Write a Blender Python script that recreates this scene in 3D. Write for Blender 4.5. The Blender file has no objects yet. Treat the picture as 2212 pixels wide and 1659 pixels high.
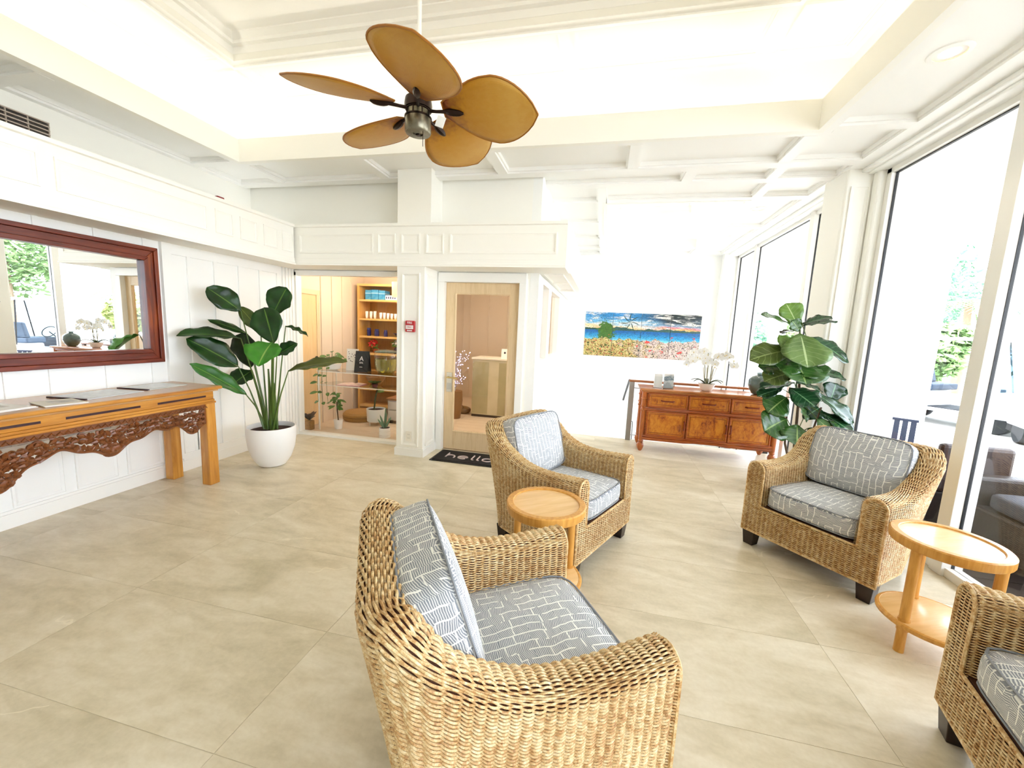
import bpy, bmesh, math, random
import numpy as np
from mathutils import Vector, Matrix
random.seed(7)
S = bpy.context.scene
COL = S.collection
PI = math.pi

# ---------------------------------------------------------------- camera
cam_d = bpy.data.cameras.new('camera')
cam = bpy.data.objects.new('camera', cam_d)
COL.objects.link(cam)
RT = Vector((0.97415098, 0.22151874, 0.04426427))
DN = Vector((0.0725809, -0.12136817, -0.98995039))
FW = Vector((-0.21392029, 0.96757388, -0.13430895))
mw = Matrix.Identity(4)
for i in range(3):
    mw[i][0] = RT[i]; mw[i][1] = -DN[i]; mw[i][2] = -FW[i]
mw[0][3], mw[1][3], mw[2][3] = 0, 0, 1.5
cam.matrix_world = mw
cam_d.sensor_fit = 'HORIZONTAL'
cam_d.sensor_width = 36
cam_d.lens = 866.935 / 2212 * 36
cam_d.clip_start = 0.02
cam_d.clip_end = 300
S.camera = cam

# ---------------------------------------------------------------- world, sun, exposure
W = bpy.data.worlds.new('world'); S.world = W
W.use_nodes = True
wn = W.node_tree.nodes; wl = W.node_tree.links
bg = wn['Background']
bg.inputs[0].default_value = (0.84, 0.93, 1.06, 1)
bg.inputs[1].default_value = 7.5
sun_d = bpy.data.lights.new('sun', 'SUN'); sun_d.energy = 9; sun_d.angle = 0.02; sun_d.color = (1, .95, .87)
sun = bpy.data.objects.new('sun', sun_d); COL.objects.link(sun)
sun.rotation_euler = Vector((0.20, -0.42, 0.88)).to_track_quat('Z', 'Y').to_euler()
S.view_settings.view_transform = 'Standard'
S.view_settings.look = 'None'
S.view_settings.gamma = 1
S.view_settings.use_curve_mapping = False
S.view_settings.exposure = 0.52
cy = S.cycles
cy.use_denoising = True
cy.max_bounces = 10; cy.diffuse_bounces = 6; cy.glossy_bounces = 4
cy.transmission_bounces = 8; cy.transparent_max_bounces = 16
cy.sample_clamp_indirect = 8
cy.caustics_reflective = False; cy.caustics_refractive = False

def area(name, loc, rot, sx, sy, power, color=(1, .86, .66)):
    d = bpy.data.lights.new(name, 'AREA'); d.shape = 'RECTANGLE'; d.size = sx; d.size_y = sy
    d.energy = power; d.color = color
    o = bpy.data.objects.new(name, d); COL.objects.link(o)
    o.location = loc; o.rotation_euler = rot
    return o

# ---------------------------------------------------------------- helpers
def lin(h):
    h = h.lstrip('#')
    out = []
    for i in (0, 2, 4):
        c = int(h[i:i+2], 16) / 255
        out.append(c / 12.92 if c <= .04045 else ((c + .055) / 1.055) ** 2.4)
    return (*out, 1)

MATS = {}
class NT:
    """tiny node-tree helper"""
    def __init__(s, m):
        m.use_nodes = True
        s.t = m.node_tree; s.n = s.t.nodes; s.l = s.t.links
        s.p = s.n['Principled BSDF']; s.out = s.n['Material Output']
    def N(s, typ, **kw):
        nd = s.n.new(typ)
        for k, v in kw.items():
            if k.startswith('i_'):
                key = k[2:]
                nd.inputs[int(key) if key.isdigit() else key].default_value = v
            else:
                setattr(nd, k, v)
        return nd
    def L(s, a, b): s.l.new(a, b)
    def math(s, op, a, b=None, c=None):
        nd = s.n.new('ShaderNodeMath'); nd.operation = op
        for i, v in enumerate((a, b, c)):
            if v is None: continue
            if isinstance(v, (int, float)): nd.inputs[i].default_value = v
            else: s.l.new(v, nd.inputs[i])
        return nd.outputs[0]
    def ramp(s, fac, stops):
        nd = s.n.new('ShaderNodeValToRGB')
        el = nd.color_ramp.elements
        while len(el) < len(stops): el.new(.5)
        for e, (p, c) in zip(el, stops):
            e.position = p; e.color = lin(c) if isinstance(c, str) else c
        s.l.new(fac, nd.inputs[0])
        return nd.outputs[0]
    def coord(s, kind='Object', scale=(1, 1, 1), loc=(0, 0, 0), rot=(0, 0, 0)):
        tc = s.n.new('ShaderNodeTexCoord'); mp = s.n.new('ShaderNodeMapping')
        mp.inputs['Scale'].default_value = scale; mp.inputs['Location'].default_value = loc; mp.inputs['Rotation'].default_value = rot
        s.l.new(tc.outputs[kind], mp.inputs['Vector'])
        return mp.outputs[0]
    def noise(s, vec, scale, detail=4, rough=.55, dist=0):
        nd = s.N('ShaderNodeTexNoise', i_Scale=scale, i_Detail=detail, i_Roughness=rough, i_Distortion=dist)
        if vec is not None: s.l.new(vec, nd.inputs['Vector'])
        return nd.outputs[0]
    def bump(s, h, strength=.2, dist=.01):
        b = s.N('ShaderNodeBump'); b.inputs['Strength'].default_value = strength; b.inputs['Distance'].default_value = dist
        s.l.new(h, b.inputs['Height']); s.l.new(b.outputs[0], s.p.inputs['Normal'])

def mat(name, col, rough=.5, metal=0, var=None, scale=8, stretch=(1, 1, 1), bump=0, emit=None, estr=0, coat=0, spec=None, coord='Object', trans=0, alpha=1):
    if name in MATS: return MATS[name]
    m = bpy.data.materials.new(name); MATS[name] = m
    T = NT(m); p = T.p
    p.inputs['Base Color'].default_value = lin(col)
    p.inputs['Roughness'].default_value = rough
    p.inputs['Metallic'].default_value = metal
    if coat: p.inputs['Coat Weight'].default_value = coat; p.inputs['Coat Roughness'].default_value = .15
    if spec is not None: p.inputs['Specular IOR Level'].default_value = spec
    if trans: p.inputs['Transmission Weight'].default_value = trans
    if emit:
        p.inputs['Emission Color'].default_value = lin(emit); p.inputs['Emission Strength'].default_value = estr
    if var or bump:
        v = T.coord(coord, stretch)
        n = T.noise(v, scale, 5)
        if var:
            T.L(T.ramp(n, [(.3, col), (.7, var)]), p.inputs['Base Color'])
        if bump: T.bump(n, bump, .004)
    m.diffuse_color = lin(col)
    return m

def wood(name, c1, c2, axis=0, scale=3.0, rough=.4, coat=0, c3=None):
    if name in MATS: return MATS[name]
    m = bpy.data.materials.new(name); MATS[name] = m
    T = NT(m)
    st = [14, 14, 14]; st[axis] = 1.2
    v = T.coord('Object', tuple(st))
    n = T.noise(v, scale, 6, .6, .6)
    n2 = T.noise(T.coord('Object'), 3, 2)
    f = T.math('ADD', T.math('MULTIPLY', n, .75), T.math('MULTIPLY', n2, .25))
    T.L(T.ramp(f, [(.3, c2), (.52, c1), (.75, c3 or c1)]), T.p.inputs['Base Color'])
    T.p.inputs['Roughness'].default_value = rough
    if coat: T.p.inputs['Coat Weight'].default_value = coat; T.p.inputs['Coat Roughness'].default_value = .12
    T.bump(n, .12, .002)
    return m

def glass_mat(name, tint=(1, 1, 1, 1), refl=1.0, ior=1.5):
    m = bpy.data.materials.new(name); MATS[name] = m
    T = NT(m)
    tr = T.N('ShaderNodeBsdfTransparent'); tr.inputs[0].default_value = tint
    gl = T.N('ShaderNodeBsdfGlossy'); gl.inputs['Roughness'].default_value = .0
    fr = T.N('ShaderNodeFresnel', i_IOR=ior)
    geo = T.N('ShaderNodeNewGeometry')
    front = T.math('SUBTRACT', 1, geo.outputs['Backfacing'])
    mx = T.N('ShaderNodeMixShader')
    T.L(T.math('MULTIPLY', T.math('MULTIPLY', fr.outputs[0], refl), front), mx.inputs[0])
    T.L(tr.outputs[0], mx.inputs[1]); T.L(gl.outputs[0], mx.inputs[2])
    T.L(mx.outputs[0], T.out.inputs[0])
    return m

class MB:
    """collects primitives into ONE mesh object"""
    def __init__(s): s.v = []; s.f = []; s.uv = None
    def add(s, vs, fs):
        o = len(s.v); s.v += [tuple(v) for v in vs]; s.f += [tuple(i + o for i in f) for f in fs]; return s
    def box(s, a, b):
        x0, y0, z0 = a; x1, y1, z1 = b
        return s.add([(x0, y0, z0), (x1, y0, z0), (x1, y1, z0), (x0, y1, z0), (x0, y0, z1), (x1, y0, z1), (x1, y1, z1), (x0, y1, z1)],
                     [(0, 3, 2, 1), (4, 5, 6, 7), (0, 1, 5, 4), (1, 2, 6, 5), (2, 3, 7, 6), (3, 0, 4, 7)])
    def cbox(s, c, d): return s.box([c[i] - d[i] / 2 for i in range(3)], [c[i] + d[i] / 2 for i in range(3)])
    def taper(s, c, b, t, z0, z1):
        """square post: half sizes b at z0, t at z1; t may carry an offset"""
        bx, by = b; tx, ty = t
        x, y = c
        return s.add([(x - bx, y - by, z0), (x + bx, y - by, z0), (x + bx, y + by, z0), (x - bx, y + by, z0),
                      (x - tx, y - ty, z1), (x + tx, y - ty, z1), (x + tx, y + ty, z1), (x - tx, y + ty, z1)],
                     [(0, 3, 2, 1), (4, 5, 6, 7), (0, 1, 5, 4), (1, 2, 6, 5), (2, 3, 7, 6), (3, 0, 4, 7)])
    def tube(s, pts, r, n=8, caps=True, closed=False):
        pts = [Vector(p) for p in pts]; m = len(pts)
        rs = r if isinstance(r, (list, tuple)) else [r] * m
        vs = []; fs = []
        prev = None
        for i, p in enumerate(pts):
            if closed: t = pts[(i + 1) % m] - pts[i - 1]
            else: t = pts[min(i + 1, m - 1)] - pts[max(i - 1, 0)]
            if t.length < 1e-9: t = Vector((0, 0, 1))
            t.normalize()
            if prev is None:
                a = t.orthogonal().normalized()
            else:
                a = prev - t * prev.dot(t)
                a = a.normalized() if a.length > 1e-6 else t.orthogonal().normalized()
            prev = a; b = t.cross(a)
            for k in range(n):
                an = 2 * PI * k / n
                vs.append(p + (a * math.cos(an) + b * math.sin(an)) * rs[i])
        R = m if closed else m - 1
        for i in range(R):
            for k in range(n):
                i2 = (i + 1) % m
                fs.append((i * n + k, i * n + (k + 1) % n, i2 * n + (k + 1) % n, i2 * n + k))
        if caps and not closed:
            fs.append(tuple(range(n - 1, -1, -1))); fs.append(tuple(range((m - 1) * n, m * n)))
        return s.add(vs, fs)
    def lathe(s, prof, c=(0, 0, 0), n=28, axis=2, cap=True):
        vs = []; fs = []
        for r, z in prof:
            for k in range(n):
                a = 2 * PI * k / n
                p = [r * math.cos(a), r * math.sin(a), z]
                if axis == 0: p = [p[2], p[0], p[1]]
                elif axis == 1: p = [p[1], p[2], p[0]]
                vs.append((p[0] + c[0], p[1] + c[1], p[2] + c[2]))
        for i in range(len(prof) - 1):
            for k in range(n):
                fs.append((i * n + k, i * n + (k + 1) % n, (i + 1) * n + (k + 1) % n, (i + 1) * n + k))
        if cap:
            if prof[0][0] > 1e-5: fs.append(tuple(range(n - 1, -1, -1)))
            if prof[-1][0] > 1e-5: fs.append(tuple(range((len(prof) - 1) * n, len(prof) * n)))
        return s.add(vs, fs)
    def prism(s, poly, z0, z1, plane='xy'):
        """extrude polygon (2D) ; plane gives which axes carry the 2D coordinates"""
        n = len(poly)
        def P(a, b, w):
            return {'xy': (a, b, w), 'yz': (w, a, b), 'xz': (a, w, b)}[plane]
        vs = [P(a, b, z0) for a, b in poly] + [P(a, b, z1) for a, b in poly]
        fs = [tuple(range(n - 1, -1, -1)), tuple(range(n, 2 * n))] + [(i, (i + 1) % n, n + (i + 1) % n, n + i) for i in range(n)]
        return s.add(vs, fs)
    def ball(s, c, r, nu=12, nv=8):
        rx, ry, rz = r if isinstance(r, (tuple, list)) else (r, r, r)
        vs = []; fs = []
        for j in range(nv + 1):
            th = PI * j / nv
            for k in range(nu):
                a = 2 * PI * k / nu
                vs.append((c[0] + rx * math.sin(th) * math.cos(a), c[1] + ry * math.sin(th) * math.sin(a), c[2] - rz * math.cos(th)))
        for j in range(nv):
            for k in range(nu):
                fs.append((j * nu + k, j * nu + (k + 1) % nu, (j + 1) * nu + (k + 1) % nu, (j + 1) * nu + k))
        return s.add(vs, fs)
    def build(s, name, m, parent=None, smooth=False, bevel=0, seg=2, weld=False, solid=0, loc=None, rot=None, auto=35):
        me = bpy.data.meshes.new(name)
        me.from_pydata([tuple(v) for v in s.v], [], s.f)
        if weld or smooth:
            bm = bmesh.new(); bm.from_mesh(me)
            if weld: bmesh.ops.remove_doubles(bm, verts=bm.verts, dist=1e-5)
            bmesh.ops.recalc_face_normals(bm, faces=bm.faces)
            bm.to_mesh(me); bm.free()
        o = bpy.data.objects.new(name, me); COL.objects.link(o)
        if m: me.materials.append(m)
        if smooth:
            me.shade_smooth()
            if auto:
                me.set_sharp_from_angle(angle=math.radians(auto))
        if bevel:
            b = o.modifiers.new('bevel', 'BEVEL'); b.width = bevel; b.segments = seg; b.limit_method = 'ANGLE'; b.angle_limit = .6
        if solid:
            b = o.modifiers.new('solid', 'SOLIDIFY'); b.thickness = solid; b.offset = 0
        if parent: o.parent = parent
        if loc: o.location = loc
        if rot: o.rotation_euler = rot
        return o

def tag(o, label=None, cat=None, group=None, kind=None):
    if label: o['label'] = label
    if cat: o['category'] = cat
    if group: o['group'] = group
    if kind: o['kind'] = kind
    return o
def thing(name, label, cat, loc=(0, 0, 0), rz=0, group=None):
    o = bpy.data.objects.new(name, None); COL.objects.link(o)
    o.empty_display_size = .1
    o.location = loc; o.rotation_euler = (0, 0, rz)
    return tag(o, label, cat, group)
def copy_tree(o, parent=None):
    kids = [c for c in ALL_KIDS(o)]
    c = o.copy(); COL.objects.link(c)
    if parent: c.parent = parent
    for k in kids: copy_tree(k, c)
    return c
def ALL_KIDS(o): return list(o.children)
def struct(o): o['kind'] = 'structure'; return o
def smooth01(x): x = max(0, min(1, x)); return x * x * (3 - 2 * x)
# ---------------------------------------------------------------- materials
PAINT = mat('white paint', '#f7f7f3', .5)
PAINT2 = mat('cream paint', '#f9f7ef', .55)
CEILP = mat('ceiling paint', '#f8f7f3', .45)
LIDP = mat('bright ceiling white', '#fdfcf8', .5)
TRIMW = mat('gloss white trim', '#f7f6f1', .35)
DARKM = mat('black gasket', '#16171a', .5)
ALU = mat('white aluminium', '#eceae4', .4)
GLASS = glass_mat('window glass', (1, 1, 1, 1), .8)
GLASS_IN = glass_mat('shop glass', (.98, .98, .97, 1), .6)
def tile_mat():
    m = bpy.data.materials.new('limestone tile'); T = NT(m)
    oi = T.N('ShaderNodeObjectInfo')
    tc = T.N('ShaderNodeTexCoord')
    mul = T.N('ShaderNodeVectorMath', operation='MULTIPLY_ADD')
    T.L(oi.outputs['Random'], mul.inputs[0]); mul.inputs[1].default_value = (37, 61, 13); T.L(tc.outputs['Object'], mul.inputs[2])
    rot = T.N('ShaderNodeMapping'); rot.inputs['Rotation'].default_value = (0, 0, .5); rot.inputs['Scale'].default_value = (.75, 1.9, 1)
    T.L(mul.outputs[0], rot.inputs['Vector'])
    n1 = T.noise(rot.outputs[0], 1.5, 7, .62, .9)
    n2 = T.noise(rot.outputs[0], 9, 5, .6, .3)
    n3 = T.noise(mul.outputs[0], 60, 2, .5)
    f = T.math('ADD', T.math('MULTIPLY', n1, .62), T.math('ADD', T.math('MULTIPLY', n2, .28), T.math('MULTIPLY', n3, .10)))
    base = T.ramp(f, [(.34, '#bcb193'), (.5, '#d6cbb1'), (.66, '#e9e1cd')])
    # thin pale veins
    sv = T.N('ShaderNodeSeparateXYZ'); T.L(mul.outputs[0], sv.inputs[0])
    vn = T.math('FRACT', T.math('ADD', T.math('ADD', T.math('MULTIPLY', sv.outputs[0], .42), T.math('MULTIPLY', sv.outputs[1], -.95)), T.math('MULTIPLY', T.noise(mul.outputs[0], 1.6, 4, .6), .55)))
    vein = T.math('LESS_THAN', T.math('ABSOLUTE', T.math('SUBTRACT', vn, .5)), .004)
    gate = T.math('GREATER_THAN', T.noise(mul.outputs[0], 2.2, 1), .52)
    mx = T.N('ShaderNodeMix', data_type='RGBA')
    T.L(T.math('MULTIPLY', T.math('MULTIPLY', vein, gate), .55), mx.inputs[0]); T.L(base, mx.inputs[6]); mx.inputs[7].default_value = lin('#efe6cf')
    T.L(mx.outputs[2], T.p.inputs['Base Color'])
    T.L(T.ramp(n2, [(.3, (.30, .30, .30, 1)), (.7, (.44, .44, .44, 1))]), T.p.inputs['Roughness'])
    T.bump(f, .08, .003)
    return m
TILE = tile_mat()
GROUT = mat('grout', '#d2c8b0', .8)
SHOPFLOOR = mat('pale wood floor', '#d6c0a6', .45, var='#e2d0ba', scale=6, stretch=(1, 8, 1))
SHOPWALL = mat('shop beige paint', '#dfccb4', .6)
WHITEFLOOR = mat('white stone landing', '#eeeeee', .4)
MAPLE = wood('pale maple', '#e3c9a0', '#d6b98c', 2, 3, .4)

# ---------------------------------------------------------------- room constants
XL, XU, XW = -3.88, -4.43, 2.35
YG, YF, YN = 4.5, 8.62, -3.2
ZC, ZS = 3.08, 3.13          # underside of ceiling stiles / recessed field

def panel_frame(mb, u0, u1, v0, v1, w, d, place):
    """picture-frame moulding with a stepped section; place(u,v,depth)"""
    for (a0, a1, b0, b1, o0, o1) in ((0, 1, 0, 1, 0, d), ):
        pass
    def ring(i0, i1, d0, d1):
        P = []
        for ins, dep in ((i0, 0), (i0, d0), (i1, d1), (i1, 0)):
            P.append([place(u0 + ins, v0 + ins, dep), place(u1 - ins, v0 + ins, dep), place(u1 - ins, v1 - ins, dep), place(u0 + ins, v1 - ins, dep)])
        vs = [p for r in P for p in r]; fs = []
        for r in range(3):
            for k in range(4):
                fs.append((r * 4 + k, r * 4 + (k + 1) % 4, (r + 1) * 4 + (k + 1) % 4, (r + 1) * 4 + k))
        mb.add(vs, fs)
    ring(0, w * .45, d, d)
    ring(w * .45, w, d * .55, d * .15)

# ---------------------------------------------------------------- floor
fl_o = struct(MB().box((XL - .3, YN, -.2), (XW + .12, 5.92, -.0015)).build('floor', GROUT))
TX, TY = 1.19, .587
full = None
ix0 = -4; iy0 = -1
for iy in range(-1, 9):
    for ix in range(-3, 4):
        x0 = -1.21 + ix * TX; x1 = x0 + TX; y0 = .96 + iy * TY; y1 = y0 + TY
        c0, c1, d0, d1 = max(x0, XL), min(x1, XW), max(y0, .3), min(y1, 5.92)
        if c1 - c0 < .03 or d1 - d0 < .03: continue
        if d0 > 4.4:
            c0 = max(c0, -.738)
            if c1 - c0 < .03: continue
        g = .0014
        whole = abs(c1 - c0 - TX) < 1e-4 and abs(d1 - d0 - TY) < 1e-4
        if whole and full:
            o = full.copy(); COL.objects.link(o); o.location = (x0, y0, 0); continue
        mb = MB().box((g, g, -.0016), (c1 - c0 - g, d1 - d0 - g, 0))
        o = mb.build('tile', TILE, fl_o, loc=(c0, d0, 0))
        if whole: full = o
# lower landing beyond the railing
low = struct(MB().box((-.9, 5.92, -.95), (XW + .12, YF + .1, -.75)).build('floor_landing', WHITEFLOOR))
struct(MB().box((-.9, 5.9, -.75), (XW, 5.935, -.2)).build('trim_1', TRIMW))

# ---------------------------------------------------------------- ceiling
def slab_with_hole(mb, X0, X1, Y0, Y1, hx0, hx1, hy0, hy1, z0, z1):
    mb.box((X0, Y0, z0), (X1, hy0, z1)); mb.box((X0, hy1, z0), (X1, Y1, z1))
    mb.box((X0, hy0, z0), (hx0, hy1, z1)); mb.box((hx1, hy0, z0), (X1, hy1, z1))
TRX0, TRX1, TRY0, TRY1 = -3.784, 1.474, 1.026, 3.654
FTX0, FTX1, FTY0, FTY1 = -.094, 1.50, 5.30, 7.914
cb = MB()
slab_with_hole(cb, XU - .2, XW + .3, YN, 4.45, TRX0, TRX1, TRY0, TRY1, ZS, ZS + .04)
slab_with_hole(cb, -.95, XW + .3, 4.45, YF + .2, FTX0, FTX1, FTY0, FTY1, ZS, ZS + .04)
ceil_o = struct(cb.build('ceiling', CEILP))
SK = 0
def stile(x0, x1, y0, y1):
    # flat stile with a small bead along its long edges
    global SK
    SK = (SK + 1) % 7
    ZC = 3.08 - SK * .0006
    mb = MB().box((x0, y0, ZC), (x1, y1, ZS))
    b = .018
    if x1 - x0 > y1 - y0:
        mb.box((x0, y0 - b, ZC + .018), (x1, y0, ZS)); mb.box((x0, y1, ZC + .018), (x1, y1 + b, ZS))
    else:
        mb.box((x0 - b, y0, ZC + .018), (x0, y1, ZS)); mb.box((x1, y0, ZC + .018), (x1 + b, y1, ZS))
    return mb.build('ceiling_batten', CEILP, ceil_o)
# around the big tray
stile(TRX0 - .08, TRX1 + .09, TRY1, TRY1 + .08); stile(TRX0 - .08, TRX1 + .09, TRY0 - .08, TRY0)
stile(TRX0 - .08, TRX0, TRY0, TRY1); stile(TRX1, TRX1 + .09, TRY0, TRY1)
stile(XU, XU + .06, YN, 4.35); stile(XU + .06, 2.05, 4.23, 4.35)
for x in (-3.80, -2.46, -1.13, .155, 1.45): stile(x - .05, x + .05, TRY1 + .08, 4.23)
for y in (.8, 2.21, 3.67): stile(XU + .06, TRX0 - .08, y - .05, y + .05)
for y in (.8, 2.2, 3.65): stile(TRX1 + .09, 2.05, y - .05, y + .05)
stile(2.05, XW + .2, YN, YF)
for x in (.71, 1.49): stile(x - .05, x + .05, 4.35, 4.62)
stile(-.74, 2.05, 4.62, 4.74)
for x in (-.14, 1.545): stile(x - .05, x + .05, 4.74, YF)
for y in (5.2, 5.27): pass
stile(-.08, 2.05, 5.17, 5.30); stile(-.08, 1.48, 7.91, 8.0); stile(-.74, 2.05, 8.5, YF)
for y in (5.25, 6.2, 7.2, 7.95): stile(-.74, -.18, y - .04, y + .04)
stile(1.58, 2.05, 6.5, 6.6)

def tray(x0, x1, y0, y1, e, ztop, lip):
    """opening lip, cove ledge and raised lid with flat ring and raised centre"""
    w = .05
    x0 += .024; x1 -= .024; y0 += .024; y1 -= .024
    mb = MB()
    zl = ZC - .006
    mb.box((x0 - w, y0 - w, zl), (x1 + w, y0, ZC + lip)); mb.box((x0 - w, y1, zl), (x1 + w, y1 + w, ZC + lip))
    mb.box((x0 - w, y0, zl), (x0, y1, ZC + lip)); mb.box((x1, y0, zl), (x1 + w, y1, ZC + lip))
    mb.build('tray_lip', PAINT2, ceil_o)
    e += .024
    X0, X1, Y0, Y1 = x0 - e, x1 + e, y0 - e, y1 + e
    mb = MB()
    t = .04
    zb = ZS + .03
    mb.box((X0 - t, Y0 - t, zb), (X1 + t, Y0, ztop + .01)); mb.box((X0 - t, Y1, zb), (X1 + t, Y1 + t, ztop + .01))
    mb.box((X0 - t, Y0, zb), (X0, Y1, ztop + .01)); mb.box((X1, Y0, zb), (X1 + t, Y1, ztop + .01))
    mb.build('tray_side', PAINT2, ceil_o)
    r = .65 if x1 - x0 > 3 else .3
    ix0, ix1, iy0, iy1 = X0 + r, X1 - r, Y0 + r, Y1 - r
    mb = MB(); slab_with_hole(mb, X0 - t, X1 + t, Y0 - t, Y1 + t, ix0, ix1, iy0, iy1, ztop, ztop + .05)
    mb.build('tray_ring', PAINT2, ceil_o)
    mb = MB().box((ix0 - .05, iy0 - .05, ztop + .17), (ix1 + .05, iy1 + .05, ztop + .21))
    zq = ztop + .051
    mb.box((ix0 - .05, iy0 - .05, zq), (ix0, iy1 + .05, ztop + .171)); mb.box((ix1, iy0 - .05, zq), (ix1 + .05, iy1 + .05, ztop + .171))
    mb.box((ix0, iy0 - .05, zq), (ix1, iy0, ztop + .171)); mb.box((ix0, iy1, zq), (ix1, iy1 + .05, ztop + .171))
    mb.build('tray_lid', LIDP, ceil_o)
    # crown mouldings
    for k, (ins, z) in enumerate(((0, ztop - .05), (r - .07, ztop - .02))):
        mb = MB()
        panel_frame(mb, X0 + ins, X1 - ins, Y0 + ins, Y1 - ins, .07, .05 if k == 0 else .03, lambda u, v, d: (u, v, ztop - d))
        mb.build('crown_moulding', LIDP, ceil_o)
    mb = MB(); panel_frame(mb, ix0 + .0, ix1 - .0, iy0, iy1, .09, .06, lambda u, v, d: (u, v, ztop + .17 - d))
    mb.build('crown_moulding', LIDP, ceil_o)
    # ring panels
    def rp(a, b, c, d_):
        mb = MB(); panel_frame(mb, a, b, c, d_, .035, .018, lambda u, v, d: (u, v, ztop - d)); mb.build('panel_moulding', PAINT2, ceil_o)
    if x1 - x0 > 3:
        m = .09
        xs = [ix0 - .0, -1.83, -.44, ix1]
        for a, b in zip(xs[:-1], xs[1:]):
            rp(a + .05, b - .05, iy1 + m, Y1 - m); rp(a + .05, b - .05, Y0 + m, iy0 - m)
        for (a, b) in ((X0 + m, ix0 - m), (ix1 + m, X1 - m)):
            rp(a, b, iy1 + m, Y1 - m); rp(a, b, Y0 + m, iy0 - m)
            rp(a, b, iy0 + .05, (iy0 + iy1) / 2 - .05); rp(a, b, (iy0 + iy1) / 2 + .05, iy1 - .05)
    else:
        rp(ix0 + .03, ix1 - .03, iy1 + .06, Y1 - .06); rp(ix1 + .06, X1 - .06, iy0 + .03, iy1 - .03); rp(X0 + .06, ix0 - .06, iy0 + .03, iy1 - .03)
tray(TRX0, TRX1, TRY0, TRY1, .24, 3.75, .21)
tray(FTX0, FTX1, FTY0, FTY1, .10, 3.62, .16)
# LED strips hidden in the coves (real lamps)
WARM = (1, .95, .86)
zc = 3.19
for (x, y, sx, sy) in ((-1.15, TRY1 + .15, 5.0, .06), (-1.15, TRY0 - .15, 5.0, .06), (TRX0 - .15, 2.34, .06, 2.5), (TRX1 + .15, 2.34, .06, 2.5)):
    area('cove_light', (x, y, zc), (PI, 0, 0), sx, sy, 1.7 * max(sx, sy), WARM)
for (x, y, sx, sy) in ((.7, FTY1 + .07, 1.4, .04), (FTX0 - .07, 6.6, .04, 2.4), (FTX1 + .07, 6.6, .04, 2.4), (.7, FTY0 - .07, 1.4, .04)):
    area('cove_light', (x, y, zc), (PI, 0, 0), sx, sy, 1.7 * max(sx, sy), WARM)

# ---------------------------------------------------------------- left wall
wl_o = struct(MB().box((XL - .12, YN, -.2), (XL, 4.6, 2.2)).build('wall_left', PAINT))
def Lp(u, v, d): return (XL + d, u, v)
def batten_l(y0, y1, z0, z1, d=.012): return MB().box((XL, y0, z0), (XL + d, y1, z1)).build('batten', PAINT, wl_o)
for a, b in ((3.0, 3.14), (3.15, 3.40), (3.41, 3.68), (3.69, 3.95), (3.96, 4.20)): pass
for y in (3.14, 3.41, 3.69, 3.96, 4.215): batten_l(y - .028, y + .004, .16, 2.05, .014)
batten_l(2.88, 2.96, .13, 2.2, .03)
batten_l(2.96, 4.24, 2.04, 2.19, .017); batten_l(2.96, 4.24, .1, .17, .017)
for y in (4.27, 4.32, 4.37, 4.42): batten_l(y, y + .03, .0, 2.2, .02)
batten_l(-3.2, 2.88, .93, .97, .02) if False else None
ys = [-1.3, -.95, -.6, -.25, .1, .45, .80, 1.15, 1.50, 1.85, 2.08, 2.42, 2.76]
for y in ys: batten_l(y - .014, y + .014, .56, 2.2, .012)
batten_l(-3.2, 2.88, .50, .56, .016)
for a, b in ((-.2, .12), (.20, .5), (.58, .9), (.98, 1.3), (1.38, 1.75), (1.81, 2.10), (2.16, 2.44), (2.50, 2.80), (2.98, 3.12)):
    mb = MB(); panel_frame(mb, a, b, .13, .48, .03, .014, Lp); mb.build('panel_moulding', PAINT, wl_o)
struct(MB().box((XL, YN, 0), (XL + .022, 4.46, .10)).box((XL, YN, .10), (XL + .012, 4.46, .12)).build('baseboard_left', TRIMW))
struct(MB().box((XU - .12, YN, 2.1), (XU, 4.47, 3.2)).box((XU, YN, 2.13), (XL, 4.47, 2.2)).build('wall_left_upper', PAINT2))
# projecting fascia beams
def fascia(name, a, b, along, front, inner, rects):
    z0, z1 = 2.13, 2.58
    s = 1 if front > inner else -1
    prof = [(front + s * .022, z0), (front + s * .022, z0 + .02), (front + s * .012, z0 + .026), (front + s * .012, z0 + .05), (front + s * .007, z0 + .052), (front + s * .007, z0 + .075),
            (front, z0 + .078), (front, z1 - .034), (front + s * .02, z1 - .028), (front + s * .02, z1), (inner, z1), (inner, z0)]
    mb = MB().prism(prof, a, b, 'xz' if along == 'y' else 'yz')
    o = struct(mb.build(name, PAINT2, weld=True))
    for (u0, u1) in rects:
        mb = MB()
        if along == 'y': panel_frame(mb, u0, u1, 2.265, 2.475, .028, .012, lambda u, v, d: (front + (d if front > inner else -d), u, v))
        else: panel_frame(mb, u0, u1, 2.265, 2.475, .028, .012, lambda u, v, d: (u, front - d, v))
        mb.build('panel_moulding', PAINT2, o)
    return o
fascia('trim_2', YN, 4.107, 'y', -3.55, XL - .01, ((-.9, .3), (.38, .56), (.64, .8), (.88, 1.04), (1.10, 1.95), (2.03, 3.06), (3.14, 3.32), (3.40, 3.60), (3.68, 3.86), (3.93, 4.08)))
fascia('trim_3', -3.89, -.42, 'x', 4.13, 4.5, ((-3.49, -2.55), (-2.49, -2.28), (-2.21, -1.99), (-1.92, -1.72), (-1.65, -.52)))
f3 = fascia('trim_4', 4.501, YF - .001, 'y', -.42, -.76, ((4.3, 5.4), (5.5, 5.8), (5.9, 6.2), (6.3, 7.4), (7.5, 8.5)))
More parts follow.
